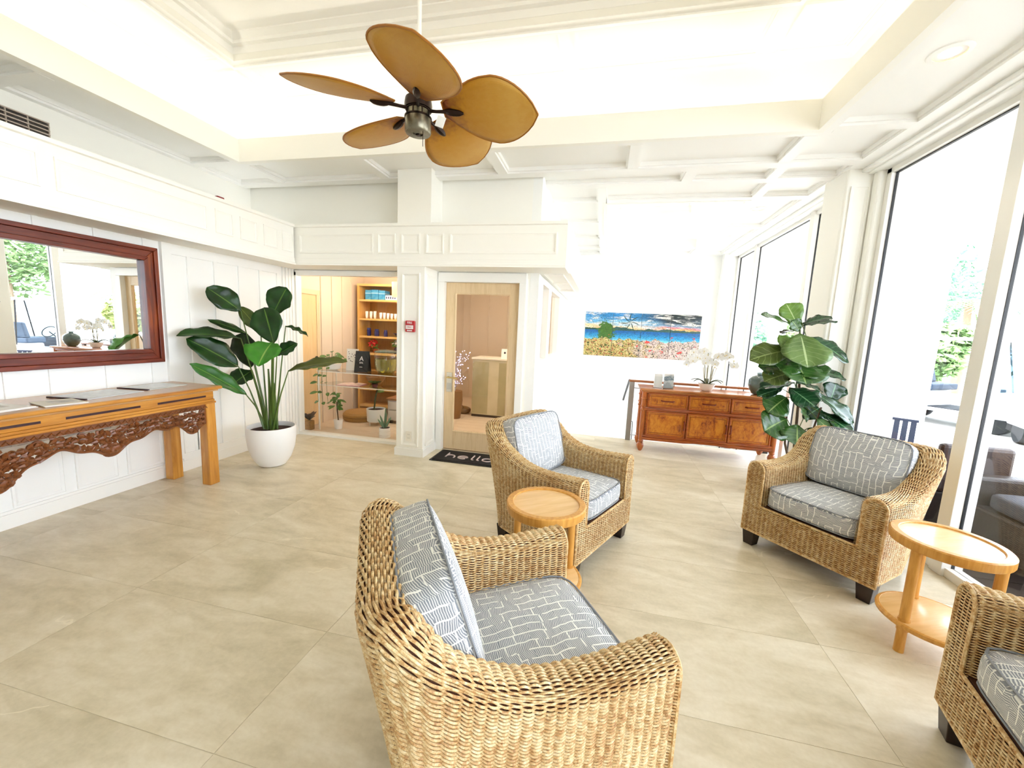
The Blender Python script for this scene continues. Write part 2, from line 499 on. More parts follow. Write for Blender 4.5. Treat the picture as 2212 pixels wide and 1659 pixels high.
# soffit recess frames below the right return
for (a, b) in ((4.55, 5.3), (5.4, 6.2), (6.3, 7.2), (7.3, 8.3)):
    mb = MB(); panel_frame(mb, -.70, -.48, a, b, .025, .015, lambda u, v, d: (u, v, 2.13 - d)); mb.build('panel_moulding', PAINT2, f3)

# ---------------------------------------------------------------- shop front: column, upper walls, glass, door
col_o = struct(MB().box((-2.26, 4.13, 0), (-1.93, 4.56, 2.14)).box((-2.26, 4.13, 2.56), (-1.87, 4.5, ZS)).build('trim_5', PAINT2, bevel=.004))
mb = MB(); panel_frame(mb, -2.20, -1.985, .12, 2.06, .03, .014, lambda u, v, d: (u, 4.13 - d, v)); mb.build('panel_moulding', PAINT2, col_o)
mb = MB(); panel_frame(mb, 4.19, 4.44, .12, 2.06, .03, .012, lambda u, v, d: (-1.93 + d, u, v)); mb.build('panel_moulding', PAINT2, col_o)
MB().box((-2.275, 4.115, 0), (-1.915, 4.5, .085)).box((-2.268, 4.122, .085), (-1.922, 4.5, .1)).build('plinth', TRIMW, col_o)
wb = MB().box((XU, 4.42, 2.5), (-2.2, 4.5, ZS)).box((-1.9, 4.42, 2.5), (-.742, 4.5, ZS))
wb.box((XL, 4.501, 2.09), (-2.2, 4.6, 2.2)).box((-1.93, 4.501, 2.06), (-.742, 4.62, 2.2)).box((-1.93, 4.5, 0), (-1.86, 4.62, 2.059)).box((-.94, 4.5, 0), (-.742, 4.62, 2.059))
struct(wb.build('wall_shop_front', PAINT2))
w3 = struct(MB().box((XL + .0, 4.46, -.0), (-2.26, 4.56, .035)).box((XL, 4.47, 2.06), (-2.26, 4.55, 2.12)).box((XL, 4.47, 0), (XL + .03, 4.55, 2.1)).build('window_3', TRIMW))
MB().box((XL + .03, 4.505, .035), (-2.26, 4.513, 2.07)).build('pane', GLASS_IN, w3)
# door
d1 = struct(MB().box((-1.925, 4.47, 0), (-1.845, 4.56, 2.015)).box((-.955, 4.47, 0), (-.875, 4.56, 2.015)).box((-1.925, 4.47, 2.015), (-.875, 4.56, 2.12)).build('door_1', TRIMW, bevel=.004))
mb = MB().box((-1.843, 4.535, .012), (-1.725, 4.58, 2.012)).box((-1.062, 4.535, .012), (-.957, 4.58, 2.012)).box((-1.725, 4.535, 1.895), (-1.062, 4.58, 2.012)).box((-1.725, 4.535, .012), (-1.062, 4.58, .235))
lf = mb.build('door_leaf', MAPLE, d1, bevel=.003)
MB().box((-1.725, 4.553, .235), (-1.062, 4.561, 1.895)).build('pane', GLASS_IN, lf)
mb = MB(); panel_frame(mb, -1.73, -1.057, .23, 1.90, .02, .012, lambda u, v, d: (u, 4.535 - d + .004, v)); mb.build('glazing_bead', MAPLE, lf)
BRASS = mat('satin brass', '#c9b27a', .3, 1)
NICK = mat('satin nickel plate', '#cfc8b8', .35, .8)
MB().box((-1.815, 4.525, .72), (-1.745, 4.537, .955)).build('lock_plate', NICK, d1, bevel=.004)
MB().tube([(-1.785, 4.53, .90), (-1.785, 4.475, .90)], .012).tube([(-1.785, 4.478, .90), (-1.74, 4.472, .90), (-1.66, 4.475, .895)], .010).build('door_handle', BRASS, d1, smooth=True)
MB().box((-1.805, 4.52, .75), (-1.755, 4.526, .83)).build('key_reader', mat('reader grey', '#b8b3a6', .4), d1)
# office side wall with two windows
ow = MB()
WX = -.74
ow.box((WX - .1, 4.498, -.9), (WX, YF, 1.12)).box((WX - .1, 4.498, 2.07), (WX, YF, 2.2)).box((WX - .1, 4.419, 2.2), (WX, YF, ZS))
ow.box((WX - .1, 4.498, 1.12), (WX, 4.66, 2.07)).box((WX - .1, 5.25, 1.12), (WX, 5.42, 2.07)).box((WX - .1, 6.5, 1.12), (WX, YF, 2.07))
struct(ow.build('wall_office_side', PAINT))
w4 = struct(MB().box((WX - .08, 4.66, 1.12), (WX + .02, 4.70, 2.07)).box((WX - .08, 5.21, 1.12), (WX + .02, 5.46, 2.07)).box((WX - .08, 6.46, 1.12), (WX + .02, 6.5, 2.07)).box((WX - .079, 4.662, 2.03), (WX + .026, 6.498, 2.09)).box((WX - .079, 4.662, 1.08), (WX + .03, 6.498, 1.15)).build('window_4', TRIMW))
MB().box((WX - .055, 4.70, 1.15), (WX - .05, 5.21, 2.03)).build('pane', GLASS_IN, w4)
MB().box((WX - .055, 5.46, 1.15), (WX - .05, 6.46, 2.03)).build('pane', GLASS_IN, w4)
# far wall
struct(MB().box((-.9, YF, -.95), (XW + .2, YF + .12, ZS)).build('wall_back', PAINT))
struct(MB().box((XU - .2, YN - .1, -.2), (XW + .2, YN, ZS)).build('wall_front', PAINT))

# ---------------------------------------------------------------- window wall
wr = MB().box((2.22, YN, 3.03), (XW + .2, YF, ZS))                        # head beam
wr.box((2.17, YN, 3.045), (XW, YF, 3.08))
struct(wr.build('wall_right', PAINT, bevel=.01))
pier = struct(MB().box((2.06, 4.45, 0), (XW + .25, 4.86, ZS)).box((2.26, 4.36, 0), (XW + .2, 4.452, 3.05)).build('trim_6', PAINT2, bevel=.025, seg=4))
mb = MB(); panel_frame(mb, 2.10, 2.25, .3, 2.93, .03, .014, lambda u, v, d: (u, 4.45 - d, v)); mb.build('panel_moulding', PAINT2, pier)
struct(MB().box((2.1, 8.42, -.75), (XW + .25, YF, ZS)).build('trim_7', PAINT))
def window(name, y0, y1, zb, mulls, gaps):
    zt = 3.04
    f = MB()
    f.box((XW - .03, y0, zb), (XW + .06, y0 + .06, zt)).box((XW - .03, y1 - .06, zb), (XW + .06, y1, zt))
    f.box((XW - .03, y0, zt - .05), (XW + .06, y1, zt)).box((XW - .03, y0, zb), (XW + .06, y1, zb + .06))
    o = struct(f.build(name, ALU, bevel=.003))
    edges = [y0 + .06] + [e for m in mulls for e in (m - .045, m + .045)] + [y1 - .06]
    for m in mulls: MB().box((XW - .05, m - .05, zb), (XW + .07, m + .05, zt)).build('mullion', ALU, o, bevel=.003)
    for a, b in zip(edges[0::2], edges[1::2]):
        MB().box((XW + .01, a, zb + .06), (XW + .018, b, zt - .05)).build('pane', GLASS, o)
        g = MB(); t = .008
        g.box((XW + .003, a, zb + .06), (XW + .022, a + t, zt - .05)).box((XW + .003, b - t, zb + .06), (XW + .022, b, zt - .05))
        g.box((XW + .003, a, zt - .05 - t), (XW + .022, b, zt - .05))
        g.build('gasket', DARKM, o)
    return o
window('window_1', YN, 4.36, 0.0, [3.12, 1.3, -.6, -2.2], None)
window('window_2', 4.86, 8.42, -.75, [5.62, 7.45], None)
# ---------------------------------------------------------------- wicker armchairs
def wicker_mat():
    m = bpy.data.materials.new('seagrass weave'); T = NT(m)
    v = T.coord('Object')
    n1 = T.noise(v, 55, 3, .7); n2 = T.noise(v, 7, 2); n3 = T.noise(v, 320, 2)
    f = T.math('ADD', T.math('MULTIPLY', n1, .6), T.math('ADD', T.math('MULTIPLY', n2, .2), T.math('MULTIPLY', n3, .2)))
    T.L(T.ramp(f, [(.34, '#8f612d'), (.44, '#bb9058'), (.53, '#d6ba87'), (.64, '#e9d8b2')]), T.p.inputs['Base Color'])
    T.p.inputs['Roughness'].default_value = .5
    T.bump(n3, .3, .001)
    return m
WICK = wicker_mat()
WDARK = mat('weave core', '#4e2810', .8)
DLEG = mat('dark stained leg', '#2b1a12', .35, var='#1d110c', scale=12)
def fabric_mat():
    m = bpy.data.materials.new('grass stroke fabric'); T = NT(m)
    tc = T.N('ShaderNodeTexCoord'); sp = T.N('ShaderNodeSeparateXYZ'); T.L(tc.outputs['Object'], sp.inputs[0])
    X, Y, Z = sp.outputs
    spn = T.N('ShaderNodeSeparateXYZ'); T.L(tc.outputs['Normal'], spn.inputs[0])
    side = T.math('GREATER_THAN', T.math('ABSOLUTE', spn.outputs[1]), .7)
    inv = T.math('SUBTRACT', 1, side)
    u0 = T.math('ADD', T.math('MULTIPLY', T.math('ADD', X, Z), inv), T.math('MULTIPLY', X, side))
    v0 = T.math('ADD', T.math('MULTIPLY', Y, inv), T.math('MULTIPLY', Z, side))
    def n2d(sx, sy, det=2):
        c = T.N('ShaderNodeCombineXYZ'); T.L(T.math('MULTIPLY', u0, sx), c.inputs[0]); T.L(T.math('MULTIPLY', v0, sy), c.inputs[1])
        T.L(T.math('MULTIPLY', T.math('SUBTRACT', X, Z), 2.0), c.inputs[2])
        return T.noise(c.outputs[0], 1, det)
    vv = T.math('ADD', v0, T.math('MULTIPLY', n2d(9, 5), .045))
    row = T.math('FLOOR', T.math('DIVIDE', vv, .036))
    wn_ = T.N('ShaderNodeTexWhiteNoise', noise_dimensions='1D'); T.L(row, wn_.inputs['W'])
    seg = T.math('FLOOR', T.math('ADD', T.math('MULTIPLY', u0, 9), T.math('MULTIPLY', wn_.outputs[0], 7)))
    cmb = T.N('ShaderNodeCombineXYZ'); T.L(row, cmb.inputs[0]); T.L(seg, cmb.inputs[1])
    w2 = T.N('ShaderNodeTexWhiteNoise', noise_dimensions='2D'); T.L(cmb.outputs[0], w2.inputs['Vector'])
    slant = T.math('MULTIPLY', T.math('SUBTRACT', w2.outputs[0], .5), .9)
    uu = T.math('ADD', T.math('MULTIPLY', u0, 170), T.math('MULTIPLY', T.math('MULTIPLY', slant, T.math('FRACT', T.math('DIVIDE', vv, .036))), 4.5))
    uu = T.math('ADD', uu, T.math('MULTIPLY', n2d(22, 30), 1.6))
    st = T.math('ABSOLUTE', T.math('SUBTRACT', T.math('FRACT', uu), .5))
    line = T.math('GREATER_THAN', st, T.math('ADD', .30, T.math('MULTIPLY', T.math('SUBTRACT', n2d(60, 20), .5), .25)))
    fr = T.math('FRACT', T.math('DIVIDE', vv, .036))
    rl = T.math('MULTIPLY', T.math('LESS_THAN', fr, .13), T.math('GREATER_THAN', n2d(14, 9), .44))
    gapm = T.math('LESS_THAN', T.math('ABSOLUTE', T.math('SUBTRACT', T.math('FRACT', T.math('ADD', T.math('MULTIPLY', u0, 9), T.math('MULTIPLY', wn_.outputs[0], 7))), .5)), .018)
    k = T.math('MINIMUM', T.math('ADD', T.math('ADD', T.math('MULTIPLY', line, .75), rl), gapm), 1)
    mx = T.N('ShaderNodeMix', data_type='RGBA'); T.L(k, mx.inputs[0])
    mx.inputs[6].default_value = lin('#80858d'); mx.inputs[7].default_value = lin('#efefe9')
    T.L(mx.outputs[2], T.p.inputs['Base Color'])
    T.p.inputs['Roughness'].default_value = .85
    T.p.inputs['Sheen Weight'].default_value = .2
    T.bump(T.noise(tc.outputs['Object'], 900, 1), .25, .0008)
    return m
FAB = fabric_mat()
PIPE = mat('grey piping cord', '#868a90', .8)

def chair_path():
    """mid-line of the U-shaped shell in plan, from the front of the left arm round to the front of the right arm"""
    pts = []
    yo, xf, xb, r = .343, .405, -.335, .115
    n = 60
    for i in range(n): pts.append((xf + (xb + r - xf) * i / n, yo))
    for i in range(24):
        a = PI / 2 * i / 24
        pts.append((xb + r - r * math.sin(a), yo - r + r * math.cos(a)))
    for i in range(n): pts.append((xb, (yo - r) * (1 - 2 * i / n)))
    for i in range(24):
        a = PI / 2 * i / 24
        pts.append((xb + r - r * math.cos(a), -(yo - r) - r * math.sin(a)))
    for i in range(n + 1): pts.append((xb + r + (xf - xb - r) * i / n, -yo))
    return np.array(pts)
class Shell:
    def __init__(s):
        P = chair_path()
        d = np.r_[0, np.cumsum(np.linalg.norm(np.diff(P, axis=0), axis=1))]
        s.P, s.d, s.len = P, d, d[-1]
        s.thk = .118
        s.H = 1.06                                  # rows run over the profile parameter 0..1
    def at(s, t, q):
        """t: arc length (array), q: profile 0..1 (array) -> points"""
        x = np.interp(t, s.d, s.P[:, 0]); y = np.interp(t, s.d, s.P[:, 1])
        e = .012
        x1 = np.interp(np.clip(t + e, 0, s.len), s.d, s.P[:, 0]); y1 = np.interp(np.clip(t + e, 0, s.len), s.d, s.P[:, 1])
        x0 = np.interp(np.clip(t - e, 0, s.len), s.d, s.P[:, 0]); y0 = np.interp(np.clip(t - e, 0, s.len), s.d, s.P[:, 1])
        tx, ty = x1 - x0, y1 - y0; L = np.hypot(tx, ty); tx, ty = tx / L, ty / L
        nx, ny = -ty, tx
        sgn = np.where(nx * x + ny * y < 0, -1, 1)   # outward
        nx, ny = nx * sgn, ny * sgn
        b = np.clip((.16 - x) / .47, 0, 1); b = b ** 2.7
        top = .615 + .235 * b + .015 * np.clip((x - .2) / .2, 0, 1)
        flare = .016 + .085 * np.clip((.05 - x) / .36, 0, 1)
        r = s.thk / 2
        z0, zi = .113, .30
        lo = top - r - z0; li = top - r - zi; arc = PI * r
        tot = lo + arc + li
        qq = q * tot
        w4 = np.clip((qq - lo) / arc, 0, 1) * 2                       # even spacing over the squarish top
        tq = np.where(w4 < 1, w4, 2 - w4); g = tq ** 1.55 / (tq ** 1.55 + (1 - tq) ** 1.55 + 1e-12)
        ang = np.where(w4 < 1, g, 2 - g) * PI / 2
        z = np.where(qq < lo, z0 + qq, np.where(qq < lo + arc, top - r + r * np.abs(np.sin(ang)) ** .62, top - r - (qq - lo - arc)))
        off = np.where(qq < lo, r, np.where(qq < lo + arc, r * np.sign(np.cos(ang)) * np.abs(np.cos(ang)) ** .62, -r))
        # soften the outer top shoulder
        hz = np.clip((z - z0) / .6, 0, 1.3)
        off = off + flare * (hz ** 1.2 - .92)
        return np.stack([x + nx * off, y + ny * off, z], -1)
SH = Shell()
def grid_mesh(name, V, F):
    me = bpy.data.meshes.new(name)
    V = np.ascontiguousarray(V, dtype=np.float32).reshape(-1, 3); F = np.ascontiguousarray(F, dtype=np.int32)
    me.vertices.add(len(V)); me.vertices.foreach_set('co', V.ravel())
    me.loops.add(F.size); me.loops.foreach_set('vertex_index', F.ravel())
    me.polygons.add(len(F)); me.polygons.foreach_set('loop_start', np.arange(0, F.size, 4, dtype=np.int32))
    me.polygons.foreach_set('loop_total', np.full(len(F), 4, dtype=np.int32))
    me.update(calc_edges=True)
    me.shade_smooth()
    return me
def strands(fn, T0, T1, rows, stake, amp, hgt, per=4, overlap=1.08):
    """woven strands on surface fn(t,q); rows: array of q centres with spacing dq"""
    Vs = []; Fs = []; base = 0
    nt = int((T1 - T0) / stake * per) + 1
    t = np.linspace(T0, T1, nt)
    dq = rows[1] - rows[0]
    for i, q in enumerate(rows):
        Q = np.full(nt, q)
        c = fn(t, Q)
        du = fn(np.clip(t + .004, T0, T1), Q) - fn(np.clip(t - .004, T0, T1), Q)
        ds = fn(t, Q + dq * .5) - fn(t, Q - dq * .5)
        N = np.cross(du, ds); N /= np.linalg.norm(N, axis=1, keepdims=True) + 1e-9
        # outward orientation is fixed by the caller through the sign of amp
        w = amp * np.cos(PI * (t - T0) / stake + (i % 2) * PI)[:, None]
        Wd = ds * .5 * overlap
        jit = 1 + .18 * np.sin(t * 57 + i * 2.1)[:, None]
        cc = c + N * w
        ring = np.stack([cc - Wd - N * hgt * .4 * np.sign(amp), cc - Wd * .55 * jit + N * hgt * .8 * np.sign(amp), cc + Wd * .55 + N * hgt * .8 * np.sign(amp), cc + Wd - N * hgt * .4 * np.sign(amp)], 1)
        Vs.append(ring.reshape(-1, 3))
        a = base + np.arange(nt - 1)[:, None] * 4 + np.arange(3)[None]
        F = np.stack([a, a + 1, a + 5, a + 4], -1).reshape(-1, 4)
        Fs.append(F if amp > 0 else F[:, ::-1]); base += nt * 4
    return np.concatenate(Vs), np.concatenate(Fs)
def core_grid(fn, T0, T1, nt, nq, q0=0, q1=1, inset=.006, sign=1):
    t, q = np.meshgrid(np.linspace(T0, T1, nt), np.linspace(q0, q1, nq), indexing='ij')
    V = fn(t.ravel(), q.ravel())
    du = fn(np.clip(t.ravel() + .004, T0, T1), q.ravel()) - fn(np.clip(t.ravel() - .004, T0, T1), q.ravel())
    ds = fn(t.ravel(), q.ravel() + .004) - fn(t.ravel(), q.ravel() - .004)
    N = np.cross(du, ds); N /= np.linalg.norm(N, axis=1, keepdims=True) + 1e-9
    V = V - N * inset * sign
    idx = np.arange(nt * nq).reshape(nt, nq)
    F = np.stack([idx[:-1, :-1], idx[1:, :-1], idx[1:, 1:], idx[:-1, 1:]], -1).reshape(-1, 4)
    return V, F
# orientation test: normal of the outer face must point away from the centre
_t = np.array([.3, .304]); _q = np.array([.2, .2])
_c = SH.at(_t, _q); _du = _c[1] - _c[0]; _ds = SH.at(_t[:1], _q[:1] + .01)[0] - _c[0]
SGN = 1 if np.cross(_du, _ds)[1] > 0 else -1
ROWS = np.linspace(.003, .997, 186)
vs, fs = strands(SH.at, 0.0, SH.len, ROWS, .0300, .0056 * SGN, .0032, per=6, overlap=1.0)
mesh_shell = grid_mesh('woven_shell', vs, fs); mesh_shell.materials.append(WICK)
cv, cf = core_grid(SH.at, 0.0, SH.len, 180, 60, .002, .998, .004, SGN)
mesh_core = grid_mesh('weave_core', cv, cf); mesh_core.materials.append(WDARK)
# front panel: rail under the cushion plus the two arm fronts, woven in the plane x = const
def front_fn(y0, y1):
    def fn(t, q):
        return np.stack([np.full_like(t, .409), t, q], -1)
    return fn
FV = []; FF = []; fb = 0
CV = MB()
for i, z in enumerate(np.arange(.118, .628, .0062)):
    top = .63; r = .056
    def lim(yc):
        if z < top - r: return r
        return math.sqrt(max(r * r - (z - top + r) ** 2, 0))
    spans = [(-.397, .397)] if z < .31 else [(-.343 - lim(0), -.343 + lim(0)), (.343 - lim(0), .343 + lim(0))]
    for (a, b_) in spans:
        if b_ - a < .012: continue
        off = a + .397
        fn = front_fn(a, b_)
        n0 = int(round(off / .0215))
        rr = np.array([z, z + .0062])
        v_, f_ = strands(lambda t, q: fn(t, q), a, b_, rr, .0300, .0046, .003, per=6, overlap=1.0)
        half = len(v_) // 2; fh = len(f_) // 2
        # take one strand only; phase alternates with the row
        v1 = v_[:half] if i % 2 == 0 else v_[half:] - np.array([0, 0, .0062])
        FV.append(v1); FF.append(f_[:fh] + fb); fb += half
FV = np.concatenate(FV); FF = np.concatenate(FF)
mesh_front = grid_mesh('woven_front', FV, FF); mesh_front.materials.append(WICK)

def superbox(hx, hy, hz, n=10, ex=7, bulge=(0, 0, 0)):
    mb = MB()
    faces = [((1, 0, 0), (0, 1, 0)), ((0, 1, 0), (1, 0, 0))]
    g = np.linspace(-1, 1, n + 1)
    vs = {}; out = []; fc = []
    def vid(p):
        k = tuple(np.round(p, 6))
        if k not in vs:
            a = np.abs(np.array(p)) ** ex
            s = 1 / (a.sum() ** (1 / ex)); v = np.array(p) * s
            v = v * (1 + np.array([bulge[0] * (1 - p[1] ** 2) * (1 - p[2] ** 2), bulge[1] * (1 - p[0] ** 2) * (1 - p[2] ** 2), bulge[2] * (1 - p[0] ** 2) * (1 - p[1] ** 2)]))
            vs[k] = len(out); out.append(v * np.array([hx, hy, hz]))
        return vs[k]
    for ax in range(3):
        for sg in (-1, 1):
            b, c = [(1, 2), (2, 0), (0, 1)][ax]
            for i in range(n):
                for j in range(n):
                    q = []
                    for (di, dj) in ((0, 0), (1, 0), (1, 1), (0, 1)):
                        p = [0, 0, 0]; p[ax] = sg; p[b] = g[i + di]; p[c] = g[j + dj]
                        q.append(vid(p))
                    fc.append(tuple(q) if sg > 0 else tuple(q[::-1]))
    mb.v = [tuple(v) for v in out]; mb.f = fc
    return mb
def super_loop(a, b, ex, n=56):
    pts = []
    for i in range(n):
        t = 2 * PI * i / n; c, s = math.cos(t), math.sin(t)
        k = (abs(c) ** ex + abs(s) ** ex) ** (-1 / ex)
        pts.append((a * c * k, b * s * k))
    return pts

def make_armchair(label, loc, rz):
    root = thing('wicker_armchair', label, 'armchair', loc, rz, 'wicker armchairs round the seating circle')
    for nm, me in (('woven_shell', mesh_shell), ('weave_core', mesh_core), ('woven_front', mesh_front)):
        o = bpy.data.objects.new(nm, me); COL.objects.link(o); o.parent = root
        if nm.startswith('woven'): o['kind'] = 'stuff'
    fr = MB()
    fr.box((-.24, -.33, .115), (.398, .33, .325)).box((.33, -.388, .115), (.398, -.295, .57)).box((.33, .295, .115), (.398, .388, .57))
    fr.build('seat_frame', WDARK, root)
    # braided edge along the arm fronts and the base
    eb = MB()
    for s in (-1, 1):
        pts = [(.409, s * .399, .112), (.409, s * .399, .40), (.409, s * .399, .575)]
        pts += [(.409, s * .343 + s * .056 * math.cos(a), .575 + .056 * math.sin(a)) for a in np.linspace(0, PI, 10)]
        pts += [(.409, s * .287, .45), (.409, s * .287, .32)]
        eb.tube(pts, .0075, 6)
    eb.tube([(.409, -.285, .318), (.409, 0, .318), (.409, .285, .318)], .0075, 6)
    base = [(float(SH.at(np.array([t]), np.array([0.0]))[0][0]), float(SH.at(np.array([t]), np.array([0.0]))[0][1]), .114) for t in np.linspace(0, SH.len, 60)]
    eb.tube(base, .008, 6); eb.tube([(.409, -.4, .114), (.409, .4, .114)], .008, 6)
    eb.build('braided_edge', WICK, root, smooth=True)
    for sx, sy in ((.362, .350), (.362, -.350), (-.235, .27), (-.235, -.27)):
        MB().taper((sx, sy), (.034, .034), (.045, .045), 0, .118).build('leg', DLEG, root, bevel=.004)
    sc = superbox(.305, .280, .072, 12, 7, (.02, .0, .16)).build('seat_cushion', FAB, root, smooth=True, auto=0, loc=(.103, 0, .395), rot=(0, math.radians(-1.5), 0))
    p = MB()
    for z in (.060, -.060): p.tube([(x, y, z) for x, y in super_loop(.301, .276, 7)], .004, 6, closed=True)
    p.build('piping', PIPE, sc, smooth=True)
    bc = superbox(.078, .285, .215, 12, 7, (.28, .0, .0)).build('back_cushion', FAB, root, smooth=True, auto=0, loc=(-.205, 0, .665), rot=(0, math.radians(-17), 0))
    p = MB()
    for x in (.066, -.066): p.tube([(x, y, z) for y, z in super_loop(.281, .211, 7)], .004, 6, closed=True)
    p.build('piping', PIPE, bc, smooth=True)
    return root
def place_fc(front, rz, d=.405):
    return (front[0] - math.cos(rz) * d, front[1] - math.sin(rz) * d, 0)
R_ = math.radians
ch0 = make_armchair('woven wicker armchair nearest the camera with grey patterned cushions, seen from behind its left arm', place_fc((.058, 1.41), R_(32)), R_(32))
for lab, fr_, an in (
    ('wicker armchair with grey patterned cushions directly behind the first round side table, near the doormat', (.10, 2.63), -26),
    ('wicker armchair facing the camera by the glass wall, its back to the outdoor sofa', (1.37, 2.86), -140),
    ('wicker armchair cut off by the right edge of the picture, beside the second round table', (1.306, 1.394), 165)):
    c = copy_tree(ch0)
    c.location = place_fc(fr_, R_(an)); c.rotation_euler = (0, 0, R_(an)); c['label'] = lab
# ---------------------------------------------------------------- round rattan side tables
RATTAN = wood('honey rattan', '#d9a860', '#c48f45', 2, 4, .35, .3, '#e6bd7c')
RATTOP = wood('pale table top', '#e2b878', '#d3a462', 0, 2.5, .35, .3, '#ebc893')
CANE = mat('cane wrap', '#d8a24f', .4, var='#bf8434', scale=60, stretch=(1, 1, .15), bump=.2)
def side_table(label, loc, rz):
    root = thing('side_table', label, 'table', loc, rz, 'round rattan side tables')
    h, r = .585, .215
    MB().lathe([(r - .035, h - .048), (r - .004, h - .048), (r, h - .040), (r, h - .006), (r - .006, h), (r - .034, h), (r - .038, h - .004), (r - .038, h - .048)], n=48, cap=False).build('rim', CANE, root, smooth=True)
    MB().lathe([(.001, h - .03), (r - .037, h - .03), (r - .037, h - .007), (.001, h - .007)], n=48, cap=False).build('table_top', RATTOP, root, smooth=True)
    for k in range(3):
        a = 2 * PI * k / 3
        x, y = .178 * math.cos(a), .178 * math.sin(a)
        MB().tube([(x, y, 0), (x, y, .3), (x, y, h - .046)], .021, 12).tube([(x, y, .115), (x, y, .175)], .0245, 12).build('leg', CANE, root, smooth=True)
    MB().lathe([(.001, .135), (.196, .135), (.205, .14), (.205, .16), (.196, .165), (.001, .165)], n=40, cap=False).build('shelf', RATTOP, root, smooth=True)
    MB().tube([(.205 * math.cos(a), .205 * math.sin(a), .15) for a in np.linspace(0, 2 * PI, 40, endpoint=False)], .014, 8, closed=True).build('shelf_edge', CANE, root, smooth=True)
    return root
side_table('round rattan side table between the nearest armchair and the one by the doormat', (-.238, 2.07, 0), R_(38))
side_table('round rattan side table with lower shelf at the right, in front of the glass wall', (1.71, 2.27, 0), R_(-158))

# ---------------------------------------------------------------- carved console table
PINE = wood('golden elm', '#bf7f28', '#995a14', 1, 2.2, .3, .4, '#d69b42')
PINEV = wood('golden elm upright', '#c98a35', '#a2621c', 2, 2.2, .3, .4, '#dba552')
TOPW = wood('worn elm top', '#b98a55', '#9c6c38', 1, 2.0, .28, .4, '#caa06e')
CARVE = wood('carved walnut', '#7a431c', '#4f2509', 1, 5, .4, .2)
INLAY = mat('dark inlay', '#300810', .4)
def console():
    y0, y1, x0, x1, H = .12, 2.90, -3.855, -3.30, .89
    root = thing('console_table', 'long golden wood console table with carved openwork apron under the mirror', 'table', (0, 0, 0))
    MB().box((x0, y0, H - .028), (x1, y1, H)).box((x0 + .006, y0 + .02, H - .045), (x1 - .018, y1 - .018, H - .028)).build('table_top', TOPW, root, bevel=.006)
    MB().box((x1 - .028, y0 + .001, H - .0285), (x1 + .006, y1 + .003, H - .004)).build('front_edge', PINE, root, bevel=.008)
    mb = MB().box((x0 + .03, y0 + .06, H - .115), (x1 - .04, y1 - .05, H - .045))
    mb.box((x0 + .02, y0 + .05, H - .152), (x1 - .026, y1 - .04, H - .134)).box((x0 + .026, y0 + .055, H - .134), (x1 - .033, y1 - .045, H - .115))
    mb.build('waist_rail', PINE, root, bevel=.003)
    for a, b in ((.28, .72), (.84, 1.28), (1.40, 1.72), (1.84, 2.27), (2.39, 2.78)):
        MB().box((x1 - .046, a, H - .092), (x1 - .0385, b, H - .076)).build('slot_inlay', INLAY, root)
    for (yy, n_) in ((y1 - .09, 0), (y0 + .09, 1)):
        for xx in (x1 - .07, x0 + .07):
            MB().taper((xx, yy), (.046, .046), (.042, .042), 0, H - .14).build('leg', PINEV, root, bevel=.006)
    # openwork carving along the front
    ap = MB(); X = x1 - .045
    zt = H - .152
    rnd = random.Random(5)
    ya, yb = y0 + .14, y1 - .135
    ap.box((X - .012, ya, zt - .038), (X + .012, yb, zt))
    k = 0; y = ya
    while y < yb:                                       # zig-zag bead
        ap.tube([(X + .012, y, zt - .034), (X + .016, y + .02, zt - .012), (X + .012, y + .04, zt - .034)], .006, 5); y += .04
    pend = (0.62, 1.13, 1.62, 2.10)
    def bottom(y):
        d = .145
        for p, a in ((2.07, .10), (1.50, .16), (.93, .10)):
            d += a * math.exp(-((y - p) / .15) ** 2)
        d += .085 * math.exp(-((y - yb + .10) / .10) ** 2) + .085 * math.exp(-((y - ya - .10) / .10) ** 2)
        d += .012 * math.sin(y * 34)
        return zt - d
    ys = np.arange(ya, yb + .001, .0125)
    ap.tube([(X, float(y), bottom(float(y)) + .008) for y in ys], .010, 6)
    ap.tube([(X + .004, float(y), bottom(float(y)) + .030 + .012 * math.sin(float(y) * 60)) for y in ys], .006, 5)
    y = ya + .03
    while y < yb - .01:                                  # spirals and leaf lobes filling the band
        zb = bottom(y) + .012; hgt = zt - .04 - zb
        for lv in range(max(1, int(hgt / .042))):
            zc_ = zb + .022 + lv * .042 + rnd.uniform(-.006, .006)
            s = rnd.choice((-1, 1)); a0 = rnd.uniform(0, 6.28)
            pts = []
            for i in range(15):
                a = a0 + s * i * .55; r = .024 * (1 - i / 17)
                pts.append((X + .006 * math.sin(i * .9), y + r * math.cos(a), zc_ + r * math.sin(a)))
            ap.tube(pts, [.0105 * (1 - i / 24) for i in range(15)], 5)
            if rnd.random() < .9:
                an = rnd.uniform(0, PI); dy, dz = .03 * math.cos(an), .022 * math.sin(an)
                ap.tube([(X + .004, y - dy, zc_ - dz), (X + .012, y, zc_ + .004), (X + .004, y + dy, zc_ + dz)], [.004, .016, .004], 6)
        y += .036
    for p in (2.07, 1.50, .93):                          # heart shaped pendants
        zb = bottom(p)
        ap.ball((X, p, zb + .034), (.016, .055, .036), 12, 8); ap.ball((X + .008, p - .028, zb + .058), (.012, .03, .026), 10, 6); ap.ball((X + .008, p + .028, zb + .058), (.012, .03, .026), 10, 6)
    ap.box((X - .01, yb - .012, bottom(yb) + .0), (X + .01, yb + .012, zt)).box((X - .01, ya - .012, bottom(ya)), (X + .01, ya + .012, zt))
    ap.build('carved_apron', CARVE, root, smooth=True)
console()
